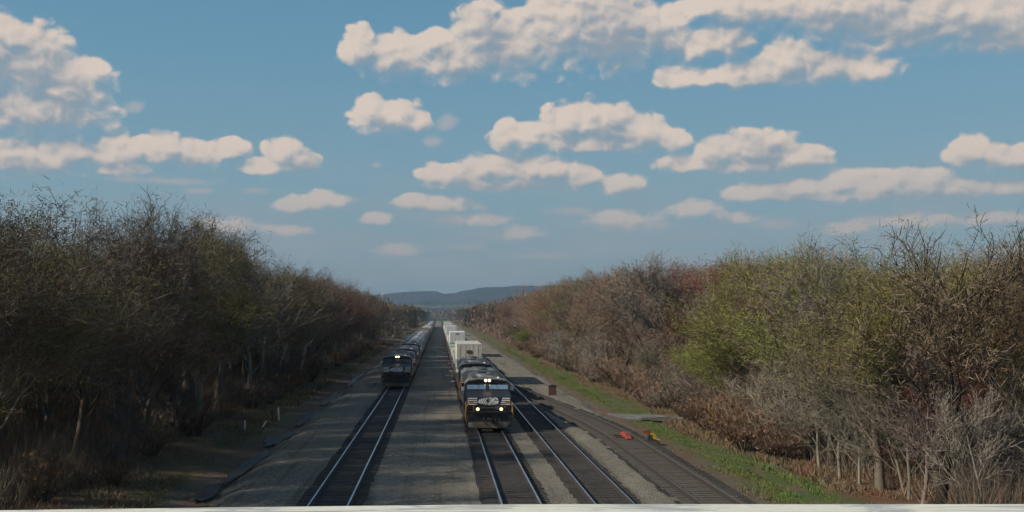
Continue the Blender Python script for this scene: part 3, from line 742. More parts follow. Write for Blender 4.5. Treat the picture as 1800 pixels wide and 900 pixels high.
def make_hopper(mat, roofm):
    r = empty('covered_hopper', (0, 0, 0)); L = 17.4
    for yc in (1.9, L - 1.9): bogie(r, yc, 1.35, (-.9, .9))
    bd = MB().prism([(-1.5, 1.1), (-1.55, 2.0), (-1.45, 2.75), (-1.1, 2.98), (1.1, 2.98), (1.45, 2.75), (1.55, 2.0), (1.5, 1.1)], .9, L - .9, 'y')
    mb = MB()
    for k in range(3):
        y0 = 3.2 + k * 3.9; mb.add([(-1.3, y0, 1.1), (1.3, y0, 1.1), (1.3, y0 + 3.2, 1.1), (-1.3, y0 + 3.2, 1.1), (-.5, y0 + 1.2, .35), (.5, y0 + 1.2, .35), (.5, y0 + 2, .35), (-.5, y0 + 2, .35)],
              [(0, 1, 5, 4), (1, 2, 6, 5), (2, 3, 7, 6), (3, 0, 4, 7), (4, 5, 6, 7), (3, 2, 1, 0)])
    mb.build('hopper_chute', mat, r)
    mb = MB().box(-.4, .4, 1.2, L - 1.2, 3.02, 3.1); mb.build('roof_hatch', roofm, r)
    mb = MB()
    for s in (-1, 1): mb.box(min(s * .85, s * 1.35), max(s * .85, s * 1.35), .6, L - .6, 3.06, 3.09)
    for k in range(8):
        for s in (-1, 1): mb.box(min(s * .8, s * 1.3), max(s * .8, s * 1.3), 1.4 + k * 2.05, 1.46 + k * 2.05, 2.93, 3.05)
    mb.build('roof_walkway', 'fan_grey', r)
    for s in (-1, 1):
        for k in range(14): bd.box(min(s * 1.47, s * 1.57), max(s * 1.47, s * 1.57), 1.2 + k * 1.13, 1.28 + k * 1.13, 1.1, 2.6)
    bd.build('body', mat, r)
    MB().box(-1.4, 1.4, .2, 1.0, .78, .98).box(-1.4, 1.4, L - 1, L - .2, .78, .98).box(-.1, .1, -.3, .3, .58, .72).box(-.1, .1, L - .3, L + .3, .58, .72).build('underframe', 'truck_steel', r)
    return r
def make_boxcar(mat, roofm):
    r = empty('boxcar', (0, 0, 0)); L = 17.4
    for yc in (2.2, L - 2.2): bogie(r, yc, 1.35, (-.9, .9))
    b_ = MB().prism([(-1.5, .8), (-1.5, 2.9), (1.5, 2.9), (1.5, .8)], .4, L - .4, 'y').build('body', mat, r, bevel=.02)
    MB().prism([(-1.53, 2.88), (-1.53, 2.93), (0, 3.1), (1.53, 2.93), (1.53, 2.88)], .35, L - .35, 'y').build('roof', roofm, r)
    mb = MB()
    for k in range(13): mb.prism([(-1.5, 2.95), (0, 3.13), (1.5, 2.95), (0, 3.09)], .9 + k * 1.3, .97 + k * 1.3, 'y')
    mb.build('roof_rib', roofm, r)
    for s in (-1, 1): MB().box(s * 1.53 - .03, s * 1.53 + .03, 7.2, 10.2, .85, 2.85).build('door', mat, r)
    MB().box(-.1, .1, -.3, .45, .58, .72).box(-.1, .1, L - .45, L + .3, .58, .72).box(-1.3, 1.3, .5, L - .5, .66, .81).build('underframe', 'truck_steel', r)
    return r
cars = [('h', 'blue'), ('h', 'grey'), ('h', 'blue'), ('h', 'grey'), ('h', 'grey'), ('b', 'grey'), ('h', 'tan'), ('b', 'tan'), ('b', 'tan'), ('h', 'tan'), ('b', 'white'), ('b', 'white'), ('h', 'grey'), ('h', 'grey'), ('b', 'white'),
        ('h', 'grey'), ('b', 'tan'), ('h', 'white'), ('h', 'grey'), ('b', 'white'), ('h', 'grey'), ('h', 'grey'), ('b', 'white'), ('h', 'grey'), ('h', 'white'), ('b', 'grey'), ('h', 'grey')]
kp = {}; y = 181.6
for i, (k, cn) in enumerate(cars):
    if (k, cn) not in kp: kp[(k, cn)] = o = (make_hopper if k == 'h' else make_boxcar)('car_' + cn, 'car_' + cn)
    else: o = copy_tree(kp[(k, cn)])
    o.location = (T1, y, 0); y += 18.05
    tag(o, '%s %s, %s freight car behind the left train\'s locomotives' % ({'blue': 'blue-grey'}.get(cn, cn), 'covered hopper' if k == 'h' else 'boxcar', ORD[i]), 'freight car', 'freight cars of the left train')

# ------------------------------------------------------------------ small railway things
def lineside():
    r = empty('relay_cabinet', (10.5, 105, -.42)); tag(r, 'small rusty brown cabinet standing alone right of the container train', 'cabinet')
    MB().box(-.34, .34, -.25, .25, .14, 1.05).build('body', 'rust', r, bevel=.03)
    MB().prism([(-.4, 1.05), (-.4, 1.09), (0, 1.17), (.4, 1.09), (.4, 1.05)], -.3, .3, 'y').build('lid', 'rust', r)
    MB().box(-.3, .3, -.265, -.252, .2, .98).box(.2, .24, -.3, -.26, .5, .62).build('door', 'post_brown', r)
    MB().box(-.28, -.2, -.2, .2, 0, .15).box(.2, .28, -.2, .2, 0, .15).build('foot', 'truck_steel', r)
    r = empty('derail', (11.0, 68.8, -.17)); tag(r, 'orange-red derail clamped over the right rail of the rusty siding', 'derail')
    MB().prism([(-1.3, 0), (-1.3, .05), (-.9, .18), (.9, .20), (1.3, .05), (1.3, 0)], .18, .50, 'x').prism([(-.8, .15), (-.8, .24), (.7, .28), (.9, .17)], .22, .34, 'x').build('wedge', 'signal_red', r, bevel=.02)
    MB().box(-.35, .95, -.55, -.43, -.02, .07).box(-.35, .95, .45, .57, -.02, .07).build('base_timber', 'sleeper_wood', r)
    r = empty('switch_stand', (12.45, 67.2, -.3)); tag(r, 'low switch stand with red and yellow targets beside the rusty siding', 'switch stand')
    MB().box(-1.3, .5, -.7, -.45, -.05, .12).box(-1.3, .5, -.05, .2, -.05, .12).build('headblock_tie', 'sleeper_wood', r)
    MB().prism([(-.2, .12), (-.12, .45), (.12, .45), (.2, .12)], -.42, -.1, 'y').cyl((0, -.26, .45), (0, -.26, .78), .03, n=8).build('stand', 'truck_steel', r)
    MB().prism([(-.42, .62), (-.30, .74), (-.02, .74), (-.02, .52), (-.30, .52)], -.29, -.275, 'y').build('target', 'signal_red', r)
    MB().prism([(.02, .58), (.02, .30), (.30, .20), (.40, .34), (.28, .56)], -.29, -.275, 'y').build('target', 'target_yellow', r)
    MB().path([(0, -.26, .4), (.35, -.6, .25), (.5, -.7, .2)], .022, 6).build('lever', 'target_yellow', r)
    MB().path([(-.1, -.3, .1), (-1.5, -.3, .06)], .025, 6).build('throw_rod', 'rail_side', r)
lineside()
posts = [(-13.3, 77.5, .72, 0, 'post_white', 'upright short white post standing in the dark grass left of the ditch'),
         (-12.6, 80.5, .55, .55, 'post_white', 'short white post leaning to the right, between the upright post and the brown one'),
         (-12.5, 84.5, .85, .06, 'post_brown', 'thin reddish brown marker post beside the pale grey one'),
         (-12.1, 85.5, 1.0, -.05, 'post_white', 'taller pale grey marker post nearest the ditch')]
for x, y, h, tilt, mt, lb in posts:
    r = empty('marker_post', (x, y, ground_z(x, y) - .05)); r.rotation_euler = (0, tilt, 0); tag(r, lb, 'post', 'marker posts left of the tracks')
    MB().box(-.06, .06, -.05, .05, 0, h).build('shaft', mt, r, bevel=.01); MB().prism([(-.07, h), (0, h + .06), (.07, h)], -.055, .055, 'y').build('cap', mt, r)

# ------------------------------------------------------------------ trees
def skeleton(rg, H, spread, lean=0., low=.28, nb=9, kink=.25):
    """tapered limbs (p0,p1,r0,r1) and twig origins (p, dir)"""
    segs = []; tips = []
    def grow(p, d, L, r, lvl, nseg, up):
        pts = [p.copy()]; rr = [r]
        for k in range(nseg):
            d = (d + Vector((rg.uniform(-1, 1), rg.uniform(-1, 1), rg.uniform(-.5, .5) + up)) * kink * (.6 if lvl == 0 else 1)).normalized()
            q = pts[-1] + d * (L / nseg); r1 = r * (1 - (k + 1) / nseg * .78)
            segs.append((pts[-1].copy(), q.copy(), rr[-1], r1, lvl)); pts.append(q); rr.append(r1)
            frac = (k + 1) / nseg
            if lvl < 3 and (frac >= (low if lvl == 0 else .25)):
                m = {0: rg.choice((1, 2, 2)) if nb > 7 else 1, 1: 2, 2: 2}[lvl]
                for _ in range(m):
                    side = d.orthogonal().normalized(); side.rotate(Matrix.Rotation(rg.uniform(0, 6.283), 3, d))
                    ang = rg.uniform(.5, 1.0) if lvl == 0 else rg.uniform(.45, .95)
                    nd = (d * math.cos(ang) + side * math.sin(ang)); nd.z += .18
                    nd.normalize()
                    nl = L * (rg.uniform(.40, .62) * (1.15 - .55 * frac) if lvl == 0 else rg.uniform(.42, .65))
                    if lvl == 0: nl *= spread
                    grow(q.copy(), nd, nl, r1 * rg.uniform(.42, .6), lvl + 1, {0: 5, 1: 4, 2: 3}[lvl], .12 if lvl == 0 else .08)
            if lvl >= 2 or (lvl == 1 and frac > .6) or (lvl == 0 and frac > .75): tips.append((q.copy(), d.copy(), lvl))
    grow(Vector((0, 0, -.3)), Vector((lean, 0, 1)).normalized(), H * .88, H * .018 + .05, 0, nb, .1)
    return segs, tips
def normals_frame(D):
    A = np.where(np.abs(D[:, 2:3]) < .9, np.array([[0, 0, 1.]]), np.array([[1., 0, 0]]))
    U = np.cross(D, A); U /= np.linalg.norm(U, axis=1, keepdims=True) + 1e-9
    return U, np.cross(D, U)
def tree_mesh(seed, H, spread, twigs, leaves, leafsize, twl=(.18, .52), lean=0., low=.28, nb=9, tww=.011, kink=.25, thin=.85):
    rg = random.Random(seed); nr = np.random.RandomState(seed)
    segs, tips = skeleton(rg, H, spread, lean, low, nb, kink)
    zmax = max(t_[0].z for t_ in tips); s = H / (zmax + .4)
    segs = [(a * s, b_ * s, r0, r1, l) for a, b_, r0, r1, l in segs]; tips = [(p * s, d, l) for p, d, l in tips]
    tr = MB()
    for a, b_, r0, r1, l in segs:
        n = {0: 9, 1: 6, 2: 4, 3: 3}[l]; tl = thin * (1 if l == 0 else .7); tr.cyl(a, b_, max(r0 * tl, .011), max(r1 * tl, .008), n=n, cap=False)
    me = bpy.data.meshes.new('trunk'); me.from_pydata(tr.v, [], tr.f); me.materials.append(MAT['bark_object']); me.polygons.foreach_set('use_smooth', [True] * len(me.polygons))
    TP = np.array([tuple(t_[0]) for t_ in tips]); TD = np.array([tuple(t_[1]) for t_ in tips])
    idx = nr.randint(0, len(TP), twigs); P = TP[idx]; D = TD[idx] * .8 + nr.normal(0, .75, (twigs, 3)); D[:, 2] += .05
    D /= np.linalg.norm(D, axis=1, keepdims=True); L = nr.uniform(*twl, (twigs, 1)) * (H / 12) ** .5
    P = P + nr.normal(0, .2, P.shape)
    U, W = normals_frame(D); a = nr.uniform(0, 6.283, (twigs, 1)); S = U * np.cos(a) + W * np.sin(a); w = nr.uniform(.6, 1.3, (twigs, 1)) * tww
    bend = nr.normal(0, .16, (twigs, 3)) * L
    M = P + D * L * .5 + bend * .5
    E = P + D * L + bend
    V = np.stack([P - S * w, P + S * w, M + S * w * .7, M - S * w * .7, E], 1).reshape(-1, 3)
    b0 = np.arange(twigs)[:, None] * 5
    T = np.concatenate([b0 + [0, 1, 2], b0 + [0, 2, 3], b0 + [3, 2, 4]], 0)
    mi = np.zeros(len(T))
    if leaves:
        j = nr.randint(0, twigs, leaves); f = nr.uniform(.15, 1.1, (leaves, 1)); C = P[j] + (E[j] - P[j]) * f + nr.normal(0, .09, (leaves, 3))
        N = nr.normal(0, 1, (leaves, 3)); N /= np.linalg.norm(N, axis=1, keepdims=True); U, W = normals_frame(N)
        sz = nr.uniform(.55, 1.35, (leaves, 1)) * leafsize
        LV = np.stack([C - U * sz, C + W * sz * .6, C + U * sz, C - W * sz * .6], 1).reshape(-1, 3)
        q = np.arange(leaves)[:, None] * 4 + len(V)
        LT = np.concatenate([q + [0, 1, 2], q + [0, 2, 3]], 0)
        V = np.concatenate([V, LV]); T = np.concatenate([T, LT]); mi = np.concatenate([mi, np.ones(len(LT))])
    cm = np_mesh('crown', V, T, ['twig', 'leaf'], mi)
    return me, cm
LIB = {}
for k in range(5): LIB['bare', k] = tree_mesh(100 + k, 12, 1.25, 14000, 6000, .03)
for k in range(4): LIB['bud', k] = tree_mesh(200 + k, 12, 1.3, 10000, 13000, .038)
for k in range(3): LIB['leaf', k] = tree_mesh(300 + k, 12, 1.35, 8000, 30000, .036)
LIB['oak', 0] = tree_mesh(41, 12, 1.55, 5500, 2500, .035, low=.38, kink=.3)
for k in range(3): LIB['sapling', k] = tree_mesh(400 + k, 7, .9, 1000, 400, .025, twl=(.2, .6), lean=.14 * (k - 1), low=.2, nb=9, tww=.011, thin=.45)
def shrub_mesh(seed, H, leaves):
    nr = np.random.RandomState(seed); n = 42; st = MB(); PP = []; DD = []
    for i in range(n):
        a = nr.uniform(0, 6.283); sp = nr.uniform(.1, .75); d = Vector((math.cos(a) * sp, math.sin(a) * sp, 1)).normalized(); p = Vector((math.cos(a) * .15, math.sin(a) * .15, -.1)); L = H * nr.uniform(.6, 1.)
        for k in range(3):
            d2 = (d + Vector(nr.normal(0, .14, 3))).normalized(); q = p + d2 * L / 3; st.cyl(p, q, .02 - .005 * k, .015 - .005 * k, n=3, cap=False); p = q; d = d2; PP.append(tuple(q)); DD.append(tuple(d2))
    me = bpy.data.meshes.new('trunk'); me.from_pydata(st.v, [], st.f); me.materials.append(MAT['bark_object'])
    PP, DD = np.array(PP), np.array(DD); tw = 1500; j = nr.randint(0, len(PP), tw); P = PP[j]; D = DD[j] + nr.normal(0, .5, (tw, 3)); D /= np.linalg.norm(D, axis=1, keepdims=True)
    U, W = normals_frame(D); L = nr.uniform(.2, .7, (tw, 1)); E = P + D * L
    V = np.stack([P - U * .012, P + U * .012, E], 1).reshape(-1, 3); T = np.arange(tw * 3).reshape(-1, 3); mi = np.zeros(tw)
    j = nr.randint(0, tw, leaves); C = P[j] + (E[j] - P[j]) * nr.uniform(0, 1, (leaves, 1)); N = nr.normal(0, 1, (leaves, 3)); N /= np.linalg.norm(N, axis=1, keepdims=True); U, W = normals_frame(N); sz = nr.uniform(.02, .055, (leaves, 1))
    LV = np.stack([C - U * sz, C + W * sz * .7, C + U * sz, C - W * sz * .7], 1).reshape(-1, 3); q = np.arange(leaves)[:, None] * 4 + len(V)
    V = np.concatenate([V, LV]); T = np.concatenate([T, np.concatenate([q + [0, 1, 2], q + [0, 2, 3]])]); mi = np.concatenate([mi, np.ones(leaves * 2)])
    return me, np_mesh('crown', V, T, ['twig', 'leaf'], mi)
for k in range(3): LIB['shrub', k] = shrub_mesh(500 + k, 2.4, 900)
def conifer_mesh(seed, H):
    nr = np.random.RandomState(seed); st = MB().cyl((0, 0, -.3), (0, 0, H), .22, .02, n=7)
    me = bpy.data.meshes.new('trunk'); me.from_pydata(st.v, [], st.f); me.materials.append(MAT['bark_object'])
    n = 9000; z = H * (.08 + .92 * nr.uniform(0, 1, n) ** 1.3); rmax = (1 - z / H) * H * .24 + .1; r = rmax * nr.uniform(.2, 1, n) ** .5; a = nr.uniform(0, 6.283, n)
    lump = 1 + .25 * np.sin(a * 3 + z * 2.1)
    C = np.stack([np.cos(a) * r * lump, np.sin(a) * r * lump, z - r * .25], 1); D = np.stack([np.cos(a), np.sin(a), nr.normal(-.2, .3, n)], 1) + nr.normal(0, .3, (n, 3)); D /= np.linalg.norm(D, axis=1, keepdims=True)
    U, W = normals_frame(D); E = C + D * .4; V = np.stack([C - U * .06, C + U * .06, E], 1).reshape(-1, 3)
    return me, np_mesh('crown', V, np.arange(n * 3).reshape(-1, 3), ['leaf'])
LIB['conifer', 0] = conifer_mesh(9, 10)

BASEH = {'bare': 12, 'bud': 12, 'leaf': 12, 'oak': 12, 'sapling': 7, 'shrub': 2.4, 'conifer': 10}
NAMES = {'bare': 'bare_tree', 'bud': 'budding_tree', 'leaf': 'leafing_tree', 'oak': 'oak_tree', 'sapling': 'sapling', 'shrub': 'shrub', 'conifer': 'conifer_tree'}
rt = random.Random(11)
def put_tree(kind, x, y, top, col, label, group, bark=(.10, .085, .07), var=None, wide=1., rz=None):
    vs_ = [k for k in LIB if k[0] == kind]; k = vs_[rt.randrange(len(vs_))] if var is None else (kind, var)
    gz = ground_z(x, y); s = (top - gz) / BASEH[kind]
    r = empty(NAMES[kind], (x, y, gz), rt.uniform(0, 6.283) if rz is None else rz); r.scale = (s * wide, s * wide, s)
    tag(r, label, 'tree' if kind not in ('shrub', 'sapling') else ('shrub' if kind == 'shrub' else 'sapling'), group)
    for me, nm, cc in ((LIB[k][0], 'trunk', bark), (LIB[k][1], 'crown', col)):
        o = bpy.data.objects.new(nm, me); COL.objects.link(o); o.parent = r; o.color = (*cc, 1)
    return r
PAL = {'grey': (.25, .21, .165), 'brown': (.24, .17, .11), 'pink': (.33, .20, .145), 'red': (.33, .085, .06), 'olive': (.23, .22, .06), 'lime': (.24, .28, .045), 'pale': (.38, .33, .27), 'rust': (.27, .155, .075)}
KINDOF = {'grey': 'bare', 'brown': 'bare', 'pale': 'bare', 'pink': 'bud', 'red': 'bud', 'rust': 'bud', 'olive': 'leaf', 'lime': 'leaf'}
DESC = {'grey': 'bare grey-twigged tree', 'brown': 'bare brown-twigged tree', 'pale': 'pale bare tree', 'pink': 'tree with pinkish brown buds', 'red': 'tree with dark red buds', 'rust': 'tree with rusty brown young leaves',
        'olive': 'tree in thin olive-green leaf', 'lime': 'tree in fresh yellow-green leaf'}
def jit(c, a=.16):
    k = 1 + rt.uniform(-a, a); return tuple(max(.01, q * k * (1 + rt.uniform(-.06, .06))) for q in c)
def band(y): return 'beside the locomotives' if y < 150 else 'beside the far wagons'
def wood(side, rows, pick, topf, seed):
    global rt
    rt = random.Random(seed)
    for ri, (x0, y0, y1, st) in enumerate(rows):
        y = y0
        while y < y1:
            x = x0 + rt.uniform(-1.4, 1.4); yy = y + rt.uniform(-1.4, 1.4) ; step = st * (1 + max(0, y - 120) / 260)
            c = pick(side * x, yy, rt); side_shade = .5 if side < 0 else 1.  # left wood: shade of its sunless side painted into the crown colours
            top = topf(side * x, yy) + rt.uniform(-1.0, .4) - (.4 * ri)
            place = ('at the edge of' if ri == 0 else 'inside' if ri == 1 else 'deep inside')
            put_tree(KINDOF[c], side * x, yy, top, jit(tuple(q * side_shade for q in PAL[c])), '%s %s %s wood, %s' % (DESC[c], place, 'left' if side < 0 else 'right', band(yy)), 'trees of the %s wood' % ('left' if side < 0 else 'right'),
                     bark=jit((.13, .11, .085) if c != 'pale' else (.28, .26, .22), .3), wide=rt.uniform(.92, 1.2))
            y += step
def pickL(x, y, r):
    if 150 < y < 190 and r.random() < .5: return 'red'
    return r.choices(['grey', 'brown', 'olive', 'pink', 'pale', 'rust'], [3.4, 3, 1.4 if y < 110 else .9, 1.5 if y > 90 else .7, 1.5 if y > 80 else .3, 1])[0]
def topL(x, y): return 7.3 + abs(x) * float(np.interp(y, [40, 52, 70, 85, 120, 200, 300], [.30, .315, .365, .35, .32, .30, .29])) if x > -21.5 else 12.8
def pickR(x, y, r):
    px = VX + F * x / y
    if px > 1500: return r.choices(['rust', 'brown', 'olive', 'grey', 'red'], [2, 1.5, 4, 1, .4])[0]
    if px > 1330: return r.choices(['lime', 'olive', 'brown', 'grey'], [3, 4, 1, .6])[0]
    if px > 1220: return r.choices(['lime', 'red', 'pink', 'grey', 'olive'], [1, 2.2, 1, 1.5, .6])[0]
    if px > 1060: return r.choices(['grey', 'pink', 'brown', 'olive', 'pale'], [3, 2.5, 2, .6, 1.5])[0]
    return r.choices(['pink', 'olive', 'grey', 'rust', 'lime', 'pale'], [3, 1, 2, 1, .7, 1.5])[0]
def topR(x, y):
    px = VX + F * x / y; rr = float(np.interp(px, [880, 950, 1000, 1100, 1300, 1450, 1600, 1650, 1800], [.20, .25, .315, .268, .215, .185, .172, .178, .142]))
    return min(7.3 + x * rr, 13.8)
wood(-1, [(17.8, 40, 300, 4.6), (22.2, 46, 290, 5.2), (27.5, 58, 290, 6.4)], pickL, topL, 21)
wood(1, [(20.8, 44, 300, 4.9), (25.6, 50, 290, 5.4), (31.5, 60, 290, 6.6)], pickR, topR, 22)
# single trees one can pick out
rt = random.Random(5)
put_tree('oak', 18.9, 42.8, 11.6, (.22, .17, .11), 'tall bare tree with a thick dark forked trunk rising above the right wood', 'trees of the right wood', bark=(.03, .024, .02), var=0, wide=1.1, rz=.6)
put_tree('bare', 18.4, 133, 6.0, (.30, .28, .24), 'small pale birch with a white trunk at the edge of the right wood', 'trees of the right wood', bark=(.50, .48, .42), var=2)
put_tree('bare', 18.6, 165, 5.6, (.27, .26, .25), 'low silvery grey bare tree at the far bend of the right verge', 'trees of the right wood', bark=(.35, .33, .3), var=1, wide=1.6)
put_tree('leaf', 18.2, 231, 5.2, (.20, .25, .03), 'small bright yellow-green tree against the brown right wood', 'trees of the right wood', var=0, wide=1.5)
put_tree('leaf', 19.6, 70.5, 7.7, (.28, .31, .06), 'broad yellow-green tree spreading low over the right verge', 'trees of the right wood', var=1, wide=1.35)
put_tree('bud', 20.6, 46.5, 6.2, (.20, .05, .035), 'dark red budding tree at the right end of the wood', 'trees of the right wood', var=0, wide=1.3)
put_tree('leaf', 20.0, 61.5, 10.7, (.30, .34, .06), 'tall bright yellow-green tree standing out in the middle of the right wood', 'trees of the right wood', var=2, wide=1.25)
put_tree('bud', 24, 86, 12.1, (.36, .07, .06), 'dark red crown rising behind the bright yellow-green tree', 'trees of the right wood', var=1, wide=1.2)
put_tree('bud', 21.0, 152, 13.2, (.38, .13, .08), 'rusty orange budding tree forming the rounded shoulder of the right wood', 'trees of the right wood', var=2, wide=1.4)
put_tree('bud', -19.2, 190, 12.0, (.40, .08, .05), 'brick red budding tree low in the left wood above the left train', 'trees of the left wood', var=3, wide=1.3)
for i in range(34):
    y = 41 + i * 1.6 + rt.uniform(-.8, .8); x = 19.3 + rt.uniform(-.7, 2.0)
    put_tree('sapling', x, y, rt.uniform(3.6, 7.4), jit((.16, .135, .105)), 'pale leaning sapling in the thicket at the foot of the right wood', 'pale saplings along the right wood', bark=jit((.27, .24, .19) if i % 2 else (.19, .165, .13), .25), wide=rt.uniform(.9, 1.3))
for i in range(16):
    y = 46 + i * 7.5 + rt.uniform(-2, 2); x = -15.6 + rt.uniform(-1.2, .6)
    put_tree('sapling', x, y, rt.uniform(2.4, 4.6), jit((.13, .11, .09)), 'thin dark sapling in the undergrowth at the foot of the left wood', 'saplings along the left wood', bark=jit((.12, .10, .08), .25))
for i in range(40):
    y = 60 + i * 5.2 + rt.uniform(-2, 2); x = 18.2 + rt.uniform(-.8, .9)
    col = jit(rt.choice([PAL['brown'], PAL['grey'], PAL['rust'], PAL['pale'], PAL['pink']]))
    put_tree('shrub', x, y, rt.uniform(1.2, 3.0), col, 'twiggy brown-grey shrub along the foot of the right wood', 'shrubs along the right wood', wide=rt.uniform(1.1, 1.6))
for i in range(34):
    y = 47 + i * 6.5 + rt.uniform(-2, 2); x = -15.4 + rt.uniform(-1.2, .9)
    put_tree('shrub', x, y, rt.uniform(.9, 2.8), jit(rt.choice([PAL['brown'], PAL['grey'], PAL['rust']])), 'twiggy dark shrub along the foot of the left wood', 'shrubs along the left wood', wide=rt.uniform(1.1, 1.6))

# the rest of the woods read as one mass: many crowns of twigs and their trunks in one mesh each side
def wood_mass(name, spots, seed, per=560, label=None):
    nr = np.random.RandomState(seed); Vs = []; Ts = []; base = 0
    for x, y, gz, H, w in spots:
        sz = min(1.6, .07 + y / 1300.)
        n = per; u = nr.normal(0, 1, (n, 3)); u /= np.linalg.norm(u, axis=1, keepdims=True); r = nr.uniform(.35, 1., (n, 1)) ** .5
        lob = 1 + .28 * np.sin(u[:, :1] * 4 + nr.uniform(0, 6)) * np.cos(u[:, 1:2] * 5 + nr.uniform(0, 6))
        C = u * r * lob * np.array([[w, w, H * .40]]) + np.array([[x, y, gz + H * .60]])
        D = u * .6 + nr.normal(0, .5, (n, 3)); D[:, 2] += .5; D /= np.linalg.norm(D, axis=1, keepdims=True); U, W = normals_frame(D)
        L = nr.uniform(.5, 1.5, (n, 1)) * (1.1 + y / 900.)
        V = np.stack([C - U * sz * .55, C + U * sz * .55, C + D * L], 1).reshape(-1, 3)
        # trunk sliver pair
        tw = .16; tv = np.array([[x - tw, y, gz - .3], [x + tw, y, gz - .3], [x, y, gz + H * .7], [x, y - tw, gz - .3], [x, y + tw, gz - .3], [x, y, gz + H * .7]])
        # dense undergrowth
        m_ = per // 3; C2 = np.stack([x + nr.normal(0, w, m_), y + nr.normal(0, w, m_), gz + nr.uniform(0, H * .35, m_)], 1); D2 = nr.normal(0, .5, (m_, 3)); D2[:, 2] += 1; D2 /= np.linalg.norm(D2, axis=1, keepdims=True); U2, _ = normals_frame(D2)
        V2 = np.stack([C2 - U2 * sz * .4, C2 + U2 * sz * .4, C2 + D2 * nr.uniform(.6, 1.6, (m_, 1))], 1).reshape(-1, 3)
        A = np.concatenate([V, tv, V2]); Vs.append(A); Ts.append(np.arange(len(A)).reshape(-1, 3) + base); base += len(A)
    me = np_mesh(name, np.concatenate(Vs), np.concatenate(Ts), ['wood_mass'])
    o = bpy.data.objects.new(name, me); COL.objects.link(o); tag(o, label, kind='stuff'); return o
rg = random.Random(77); sp = []
for (xa, xb, ya, yb, n) in ((31, 52, 30, 300, 330), (52, 110, 120, 500, 110)):
    for _ in range(n):
        x, y = -rg.uniform(xa, xb), rg.uniform(ya, yb); sp.append((x, y, ground_z(x, y), rg.uniform(10.5, 12.8), rg.uniform(3, 4.4)))
for _ in range(260):
    y = 290 + 1100 * rg.random() ** 1.6; x = -rg.uniform(16, 16 + 30 * (1 + y / 600)); sp.append((x, y, ground_z(x, y), min(13.4, 7.8 + abs(x) * .27) * rg.uniform(.82, 1.03), rg.uniform(3, 4.6)))
wood_mass('left_woods', sp, 1, label='far and inner part of the left wood seen as one grey-brown mass')
sp = []
for (xa, xb, ya, yb, n) in ((36, 62, 60, 300, 170), (62, 120, 120, 500, 110)):
    for _ in range(n):
        x, y = rg.uniform(xa, xb), rg.uniform(ya, yb); sp.append((x, y, ground_z(x, y), rg.uniform(9.5, 11.2) if y < 130 else rg.uniform(10.5, 12.5), rg.uniform(3, 4.4)))
for _ in range(300):
    y = 290 + 1300 * rg.random() ** 1.6; x = rg.uniform(19, 19 + 34 * (1 + y / 500)); sp.append((x, y, ground_z(x, y), min(14, 8 + abs(x) * .2) * rg.uniform(.82, 1.03), rg.uniform(3, 4.6)))
wood_mass('right_woods', sp, 2, label='far and inner part of the right wood seen as one brown mass')
sp = []
for _ in range(420):
    y = rg.uniform(1260, 2300); x = rg.uniform(-380, 600)
    sp.append((x, y, 0, rg.uniform(8, 14), rg.uniform(6, 11)))
wood_mass('valley_woods', sp, 3, per=120, label='hazy trees across the far valley behind the end of the tracks')
rt = random.Random(3)
for x, y, top, lb in ((9.5, 700, 10.5, 'small dark conifer above the end of the container train'), (-14, 640, 9.5, 'small dark conifer standing over the end of the left train')):
    put_tree('conifer', x + (8 if x > 0 else 0), y, top, (.03, .045, .03), lb, None, wide=1.3)

# undergrowth, brush and grass
def blades(name, mat, n, xf, yf, hf, w, seed, lean=.35, label=None):
    nr = np.random.RandomState(seed); X = xf(nr, n); Y = yf(nr, n)
    keep = ~((Y > 82.5) & (Y < 88.5) & (X > 13) & (X < 20)); X = X[keep]; Y = Y[keep]; n = len(X)
    Z = np.interp(X, [p[0] for p in PROFILE], [p[1] for p in PROFILE]) - .03
    X = X + .9 * np.sin(Y * .13 + 1) * (np.abs(X) > 15.5)
    P = np.stack([X, Y, Z], 1); D = nr.normal(0, lean, (n, 3)); D[:, 2] = 1; D /= np.linalg.norm(D, axis=1, keepdims=True)
    a = nr.uniform(0, 6.283, n); S = np.stack([np.cos(a), np.sin(a), 0 * a], 1); h = hf(nr, n, X, Y)[:, None]; ww = w * nr.uniform(.6, 1.4, (n, 1)) * (1 + Y[:, None] / 120)
    V = np.stack([P - S * ww, P + S * ww, P + D * h], 1).reshape(-1, 3)
    me = np_mesh(name, V, np.arange(n * 3).reshape(-1, 3), [mat]); o = bpy.data.objects.new(name, me); COL.objects.link(o); tag(o, label, kind='stuff'); return o
yy = lambda a, b_: (lambda nr, n: a + (b_ - a) * nr.uniform(0, 1, n) ** 1.6)
def clump(nr, n, X, Y, lo, hi, s=.5):
    k = .5 + .5 * np.sin(X * 1.9 * s + 2 * np.sin(Y * .8 * s)) * np.sin(Y * .9 * s + np.sin(X * 1.3)); return lo + (hi - lo) * k * nr.uniform(.5, 1.1, n)
blades('grass', 'grass_mass', 60000, lambda nr, n: nr.normal(15.0, .75, n), yy(40, 260), lambda nr, n, X, Y: clump(nr, n, X, Y, .02, .24), .013, 1)
blades('brush_right', 'brush_mass', 52000, lambda nr, n: 16.7 + 3.6 * nr.uniform(0, 1, n) ** .9, yy(40, 300), lambda nr, n, X, Y: clump(nr, n, X, Y, .06, .62), .016, 2, .6)
blades('verge_weeds', 'brush_mass', 14000, lambda nr, n: nr.uniform(12.9, 14.4, n), yy(40, 220), lambda nr, n, X, Y: clump(nr, n, X, Y, .0, .16), .016, 3, .6)
blades('brush_left', 'brush_mass', 40000, lambda nr, n: nr.uniform(-17.5, -12.2, n), yy(40, 300), lambda nr, n, X, Y: clump(nr, n, X, Y, .08, .6), .016, 4, .6)
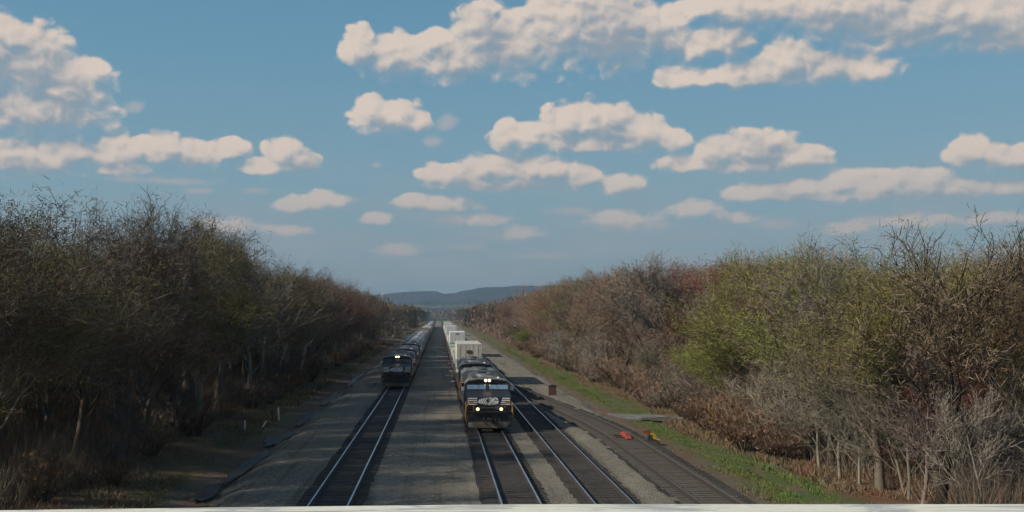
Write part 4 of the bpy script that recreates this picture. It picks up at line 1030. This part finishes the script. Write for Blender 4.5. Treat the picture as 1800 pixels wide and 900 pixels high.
blades('grass_left', 'grass_mass', 16000, lambda nr, n: nr.normal(-13.2, .8, n), yy(42, 200), lambda nr, n, X, Y: clump(nr, n, X, Y, .03, .2), .014, 5)
blades('understory', 'understory_mass', 90000, lambda nr, n: np.where(nr.uniform(0, 1, n) < .5, -1, 1.1) * (17.3 + 14 * nr.uniform(0, 1, n) ** 1.3), yy(40, 300), lambda nr, n, X, Y: clump(nr, n, X, Y, .5, 3.2, .3), .012, 6, .4)

# ------------------------------------------------------------------ hills
def hills(name, y0, depth, sky, seed, jag):
    mb = MB(); rg = random.Random(seed); px = np.arange(200, 1500, 6.); n = 12
    ph = [rg.uniform(0, 6.28) for _ in range(8)]
    for x in px:
        hy = float(np.interp(x, [s[0] for s in sky], [s[1] for s in sky]))
        hy -= 2; top = EYE + (HY - hy) / F * (y0 + depth)
        top += jag * sum(math.sin(x * f_ + p_) / k for k, (f_, p_) in enumerate(zip((.09, .21, .47, .9, 1.7), ph), 1)) + rg.uniform(-.8, .8) * jag
        for j in range(n + 1):
            f = j / n; Y = y0 + depth * f; X = (x - VX) / F * (y0 + depth)
            z = top * math.sin(f * math.pi / 2) ** 1.3 + (rg.uniform(-1, 1) * jag * 1.2 if 0 < j < n else 0) - 1
            mb.v.append((X, Y, z))
        mb.v.append((X, y0 + depth * 1.3, -1))
    m_ = n + 2
    for i in range(len(px) - 1):
        for j in range(n + 1): mb.f.append((i * m_ + j, (i + 1) * m_ + j, (i + 1) * m_ + j + 1, i * m_ + j + 1)); mb.m.append(0)
    tag(mb.build(name, 'hill_wood'), kind='structure')
hills('hills_far', 3600, 900, [(200, 530), (600, 524), (690, 518), (735, 513), (768, 514), (780, 519), (815, 513), (850, 507), (900, 505), (960, 503), (1100, 512), (1500, 530)], 4, 1.6)
hills('hills_near', 2300, 700, [(200, 535), (600, 534), (700, 534), (745, 532), (780, 534), (850, 528), (930, 524), (1100, 525), (1500, 535)], 9, 1.2)

# ------------------------------------------------------------------ haze: one closed box of even air
mb = MB().box(-6100, 6100, -1000, 5400, -4, 125)
hz = mb.build('haze', 'soot'); tag(hz, kind='stuff')
m = bpy.data.materials.new('haze_air'); m.use_nodes = True; t = NT(m.node_tree); t.n.remove(t.n['Principled BSDF'])
pv = t.node('ShaderNodeVolumePrincipled'); pv.inputs['Color'].default_value = (.36, .55, .74, 1); pv.inputs['Density'].default_value = .00015; pv.inputs['Anisotropy'].default_value = .1
t.l.new(pv.outputs[0], t.n['Material Output'].inputs['Volume']); hz.data.materials.clear(); hz.data.materials.append(m)
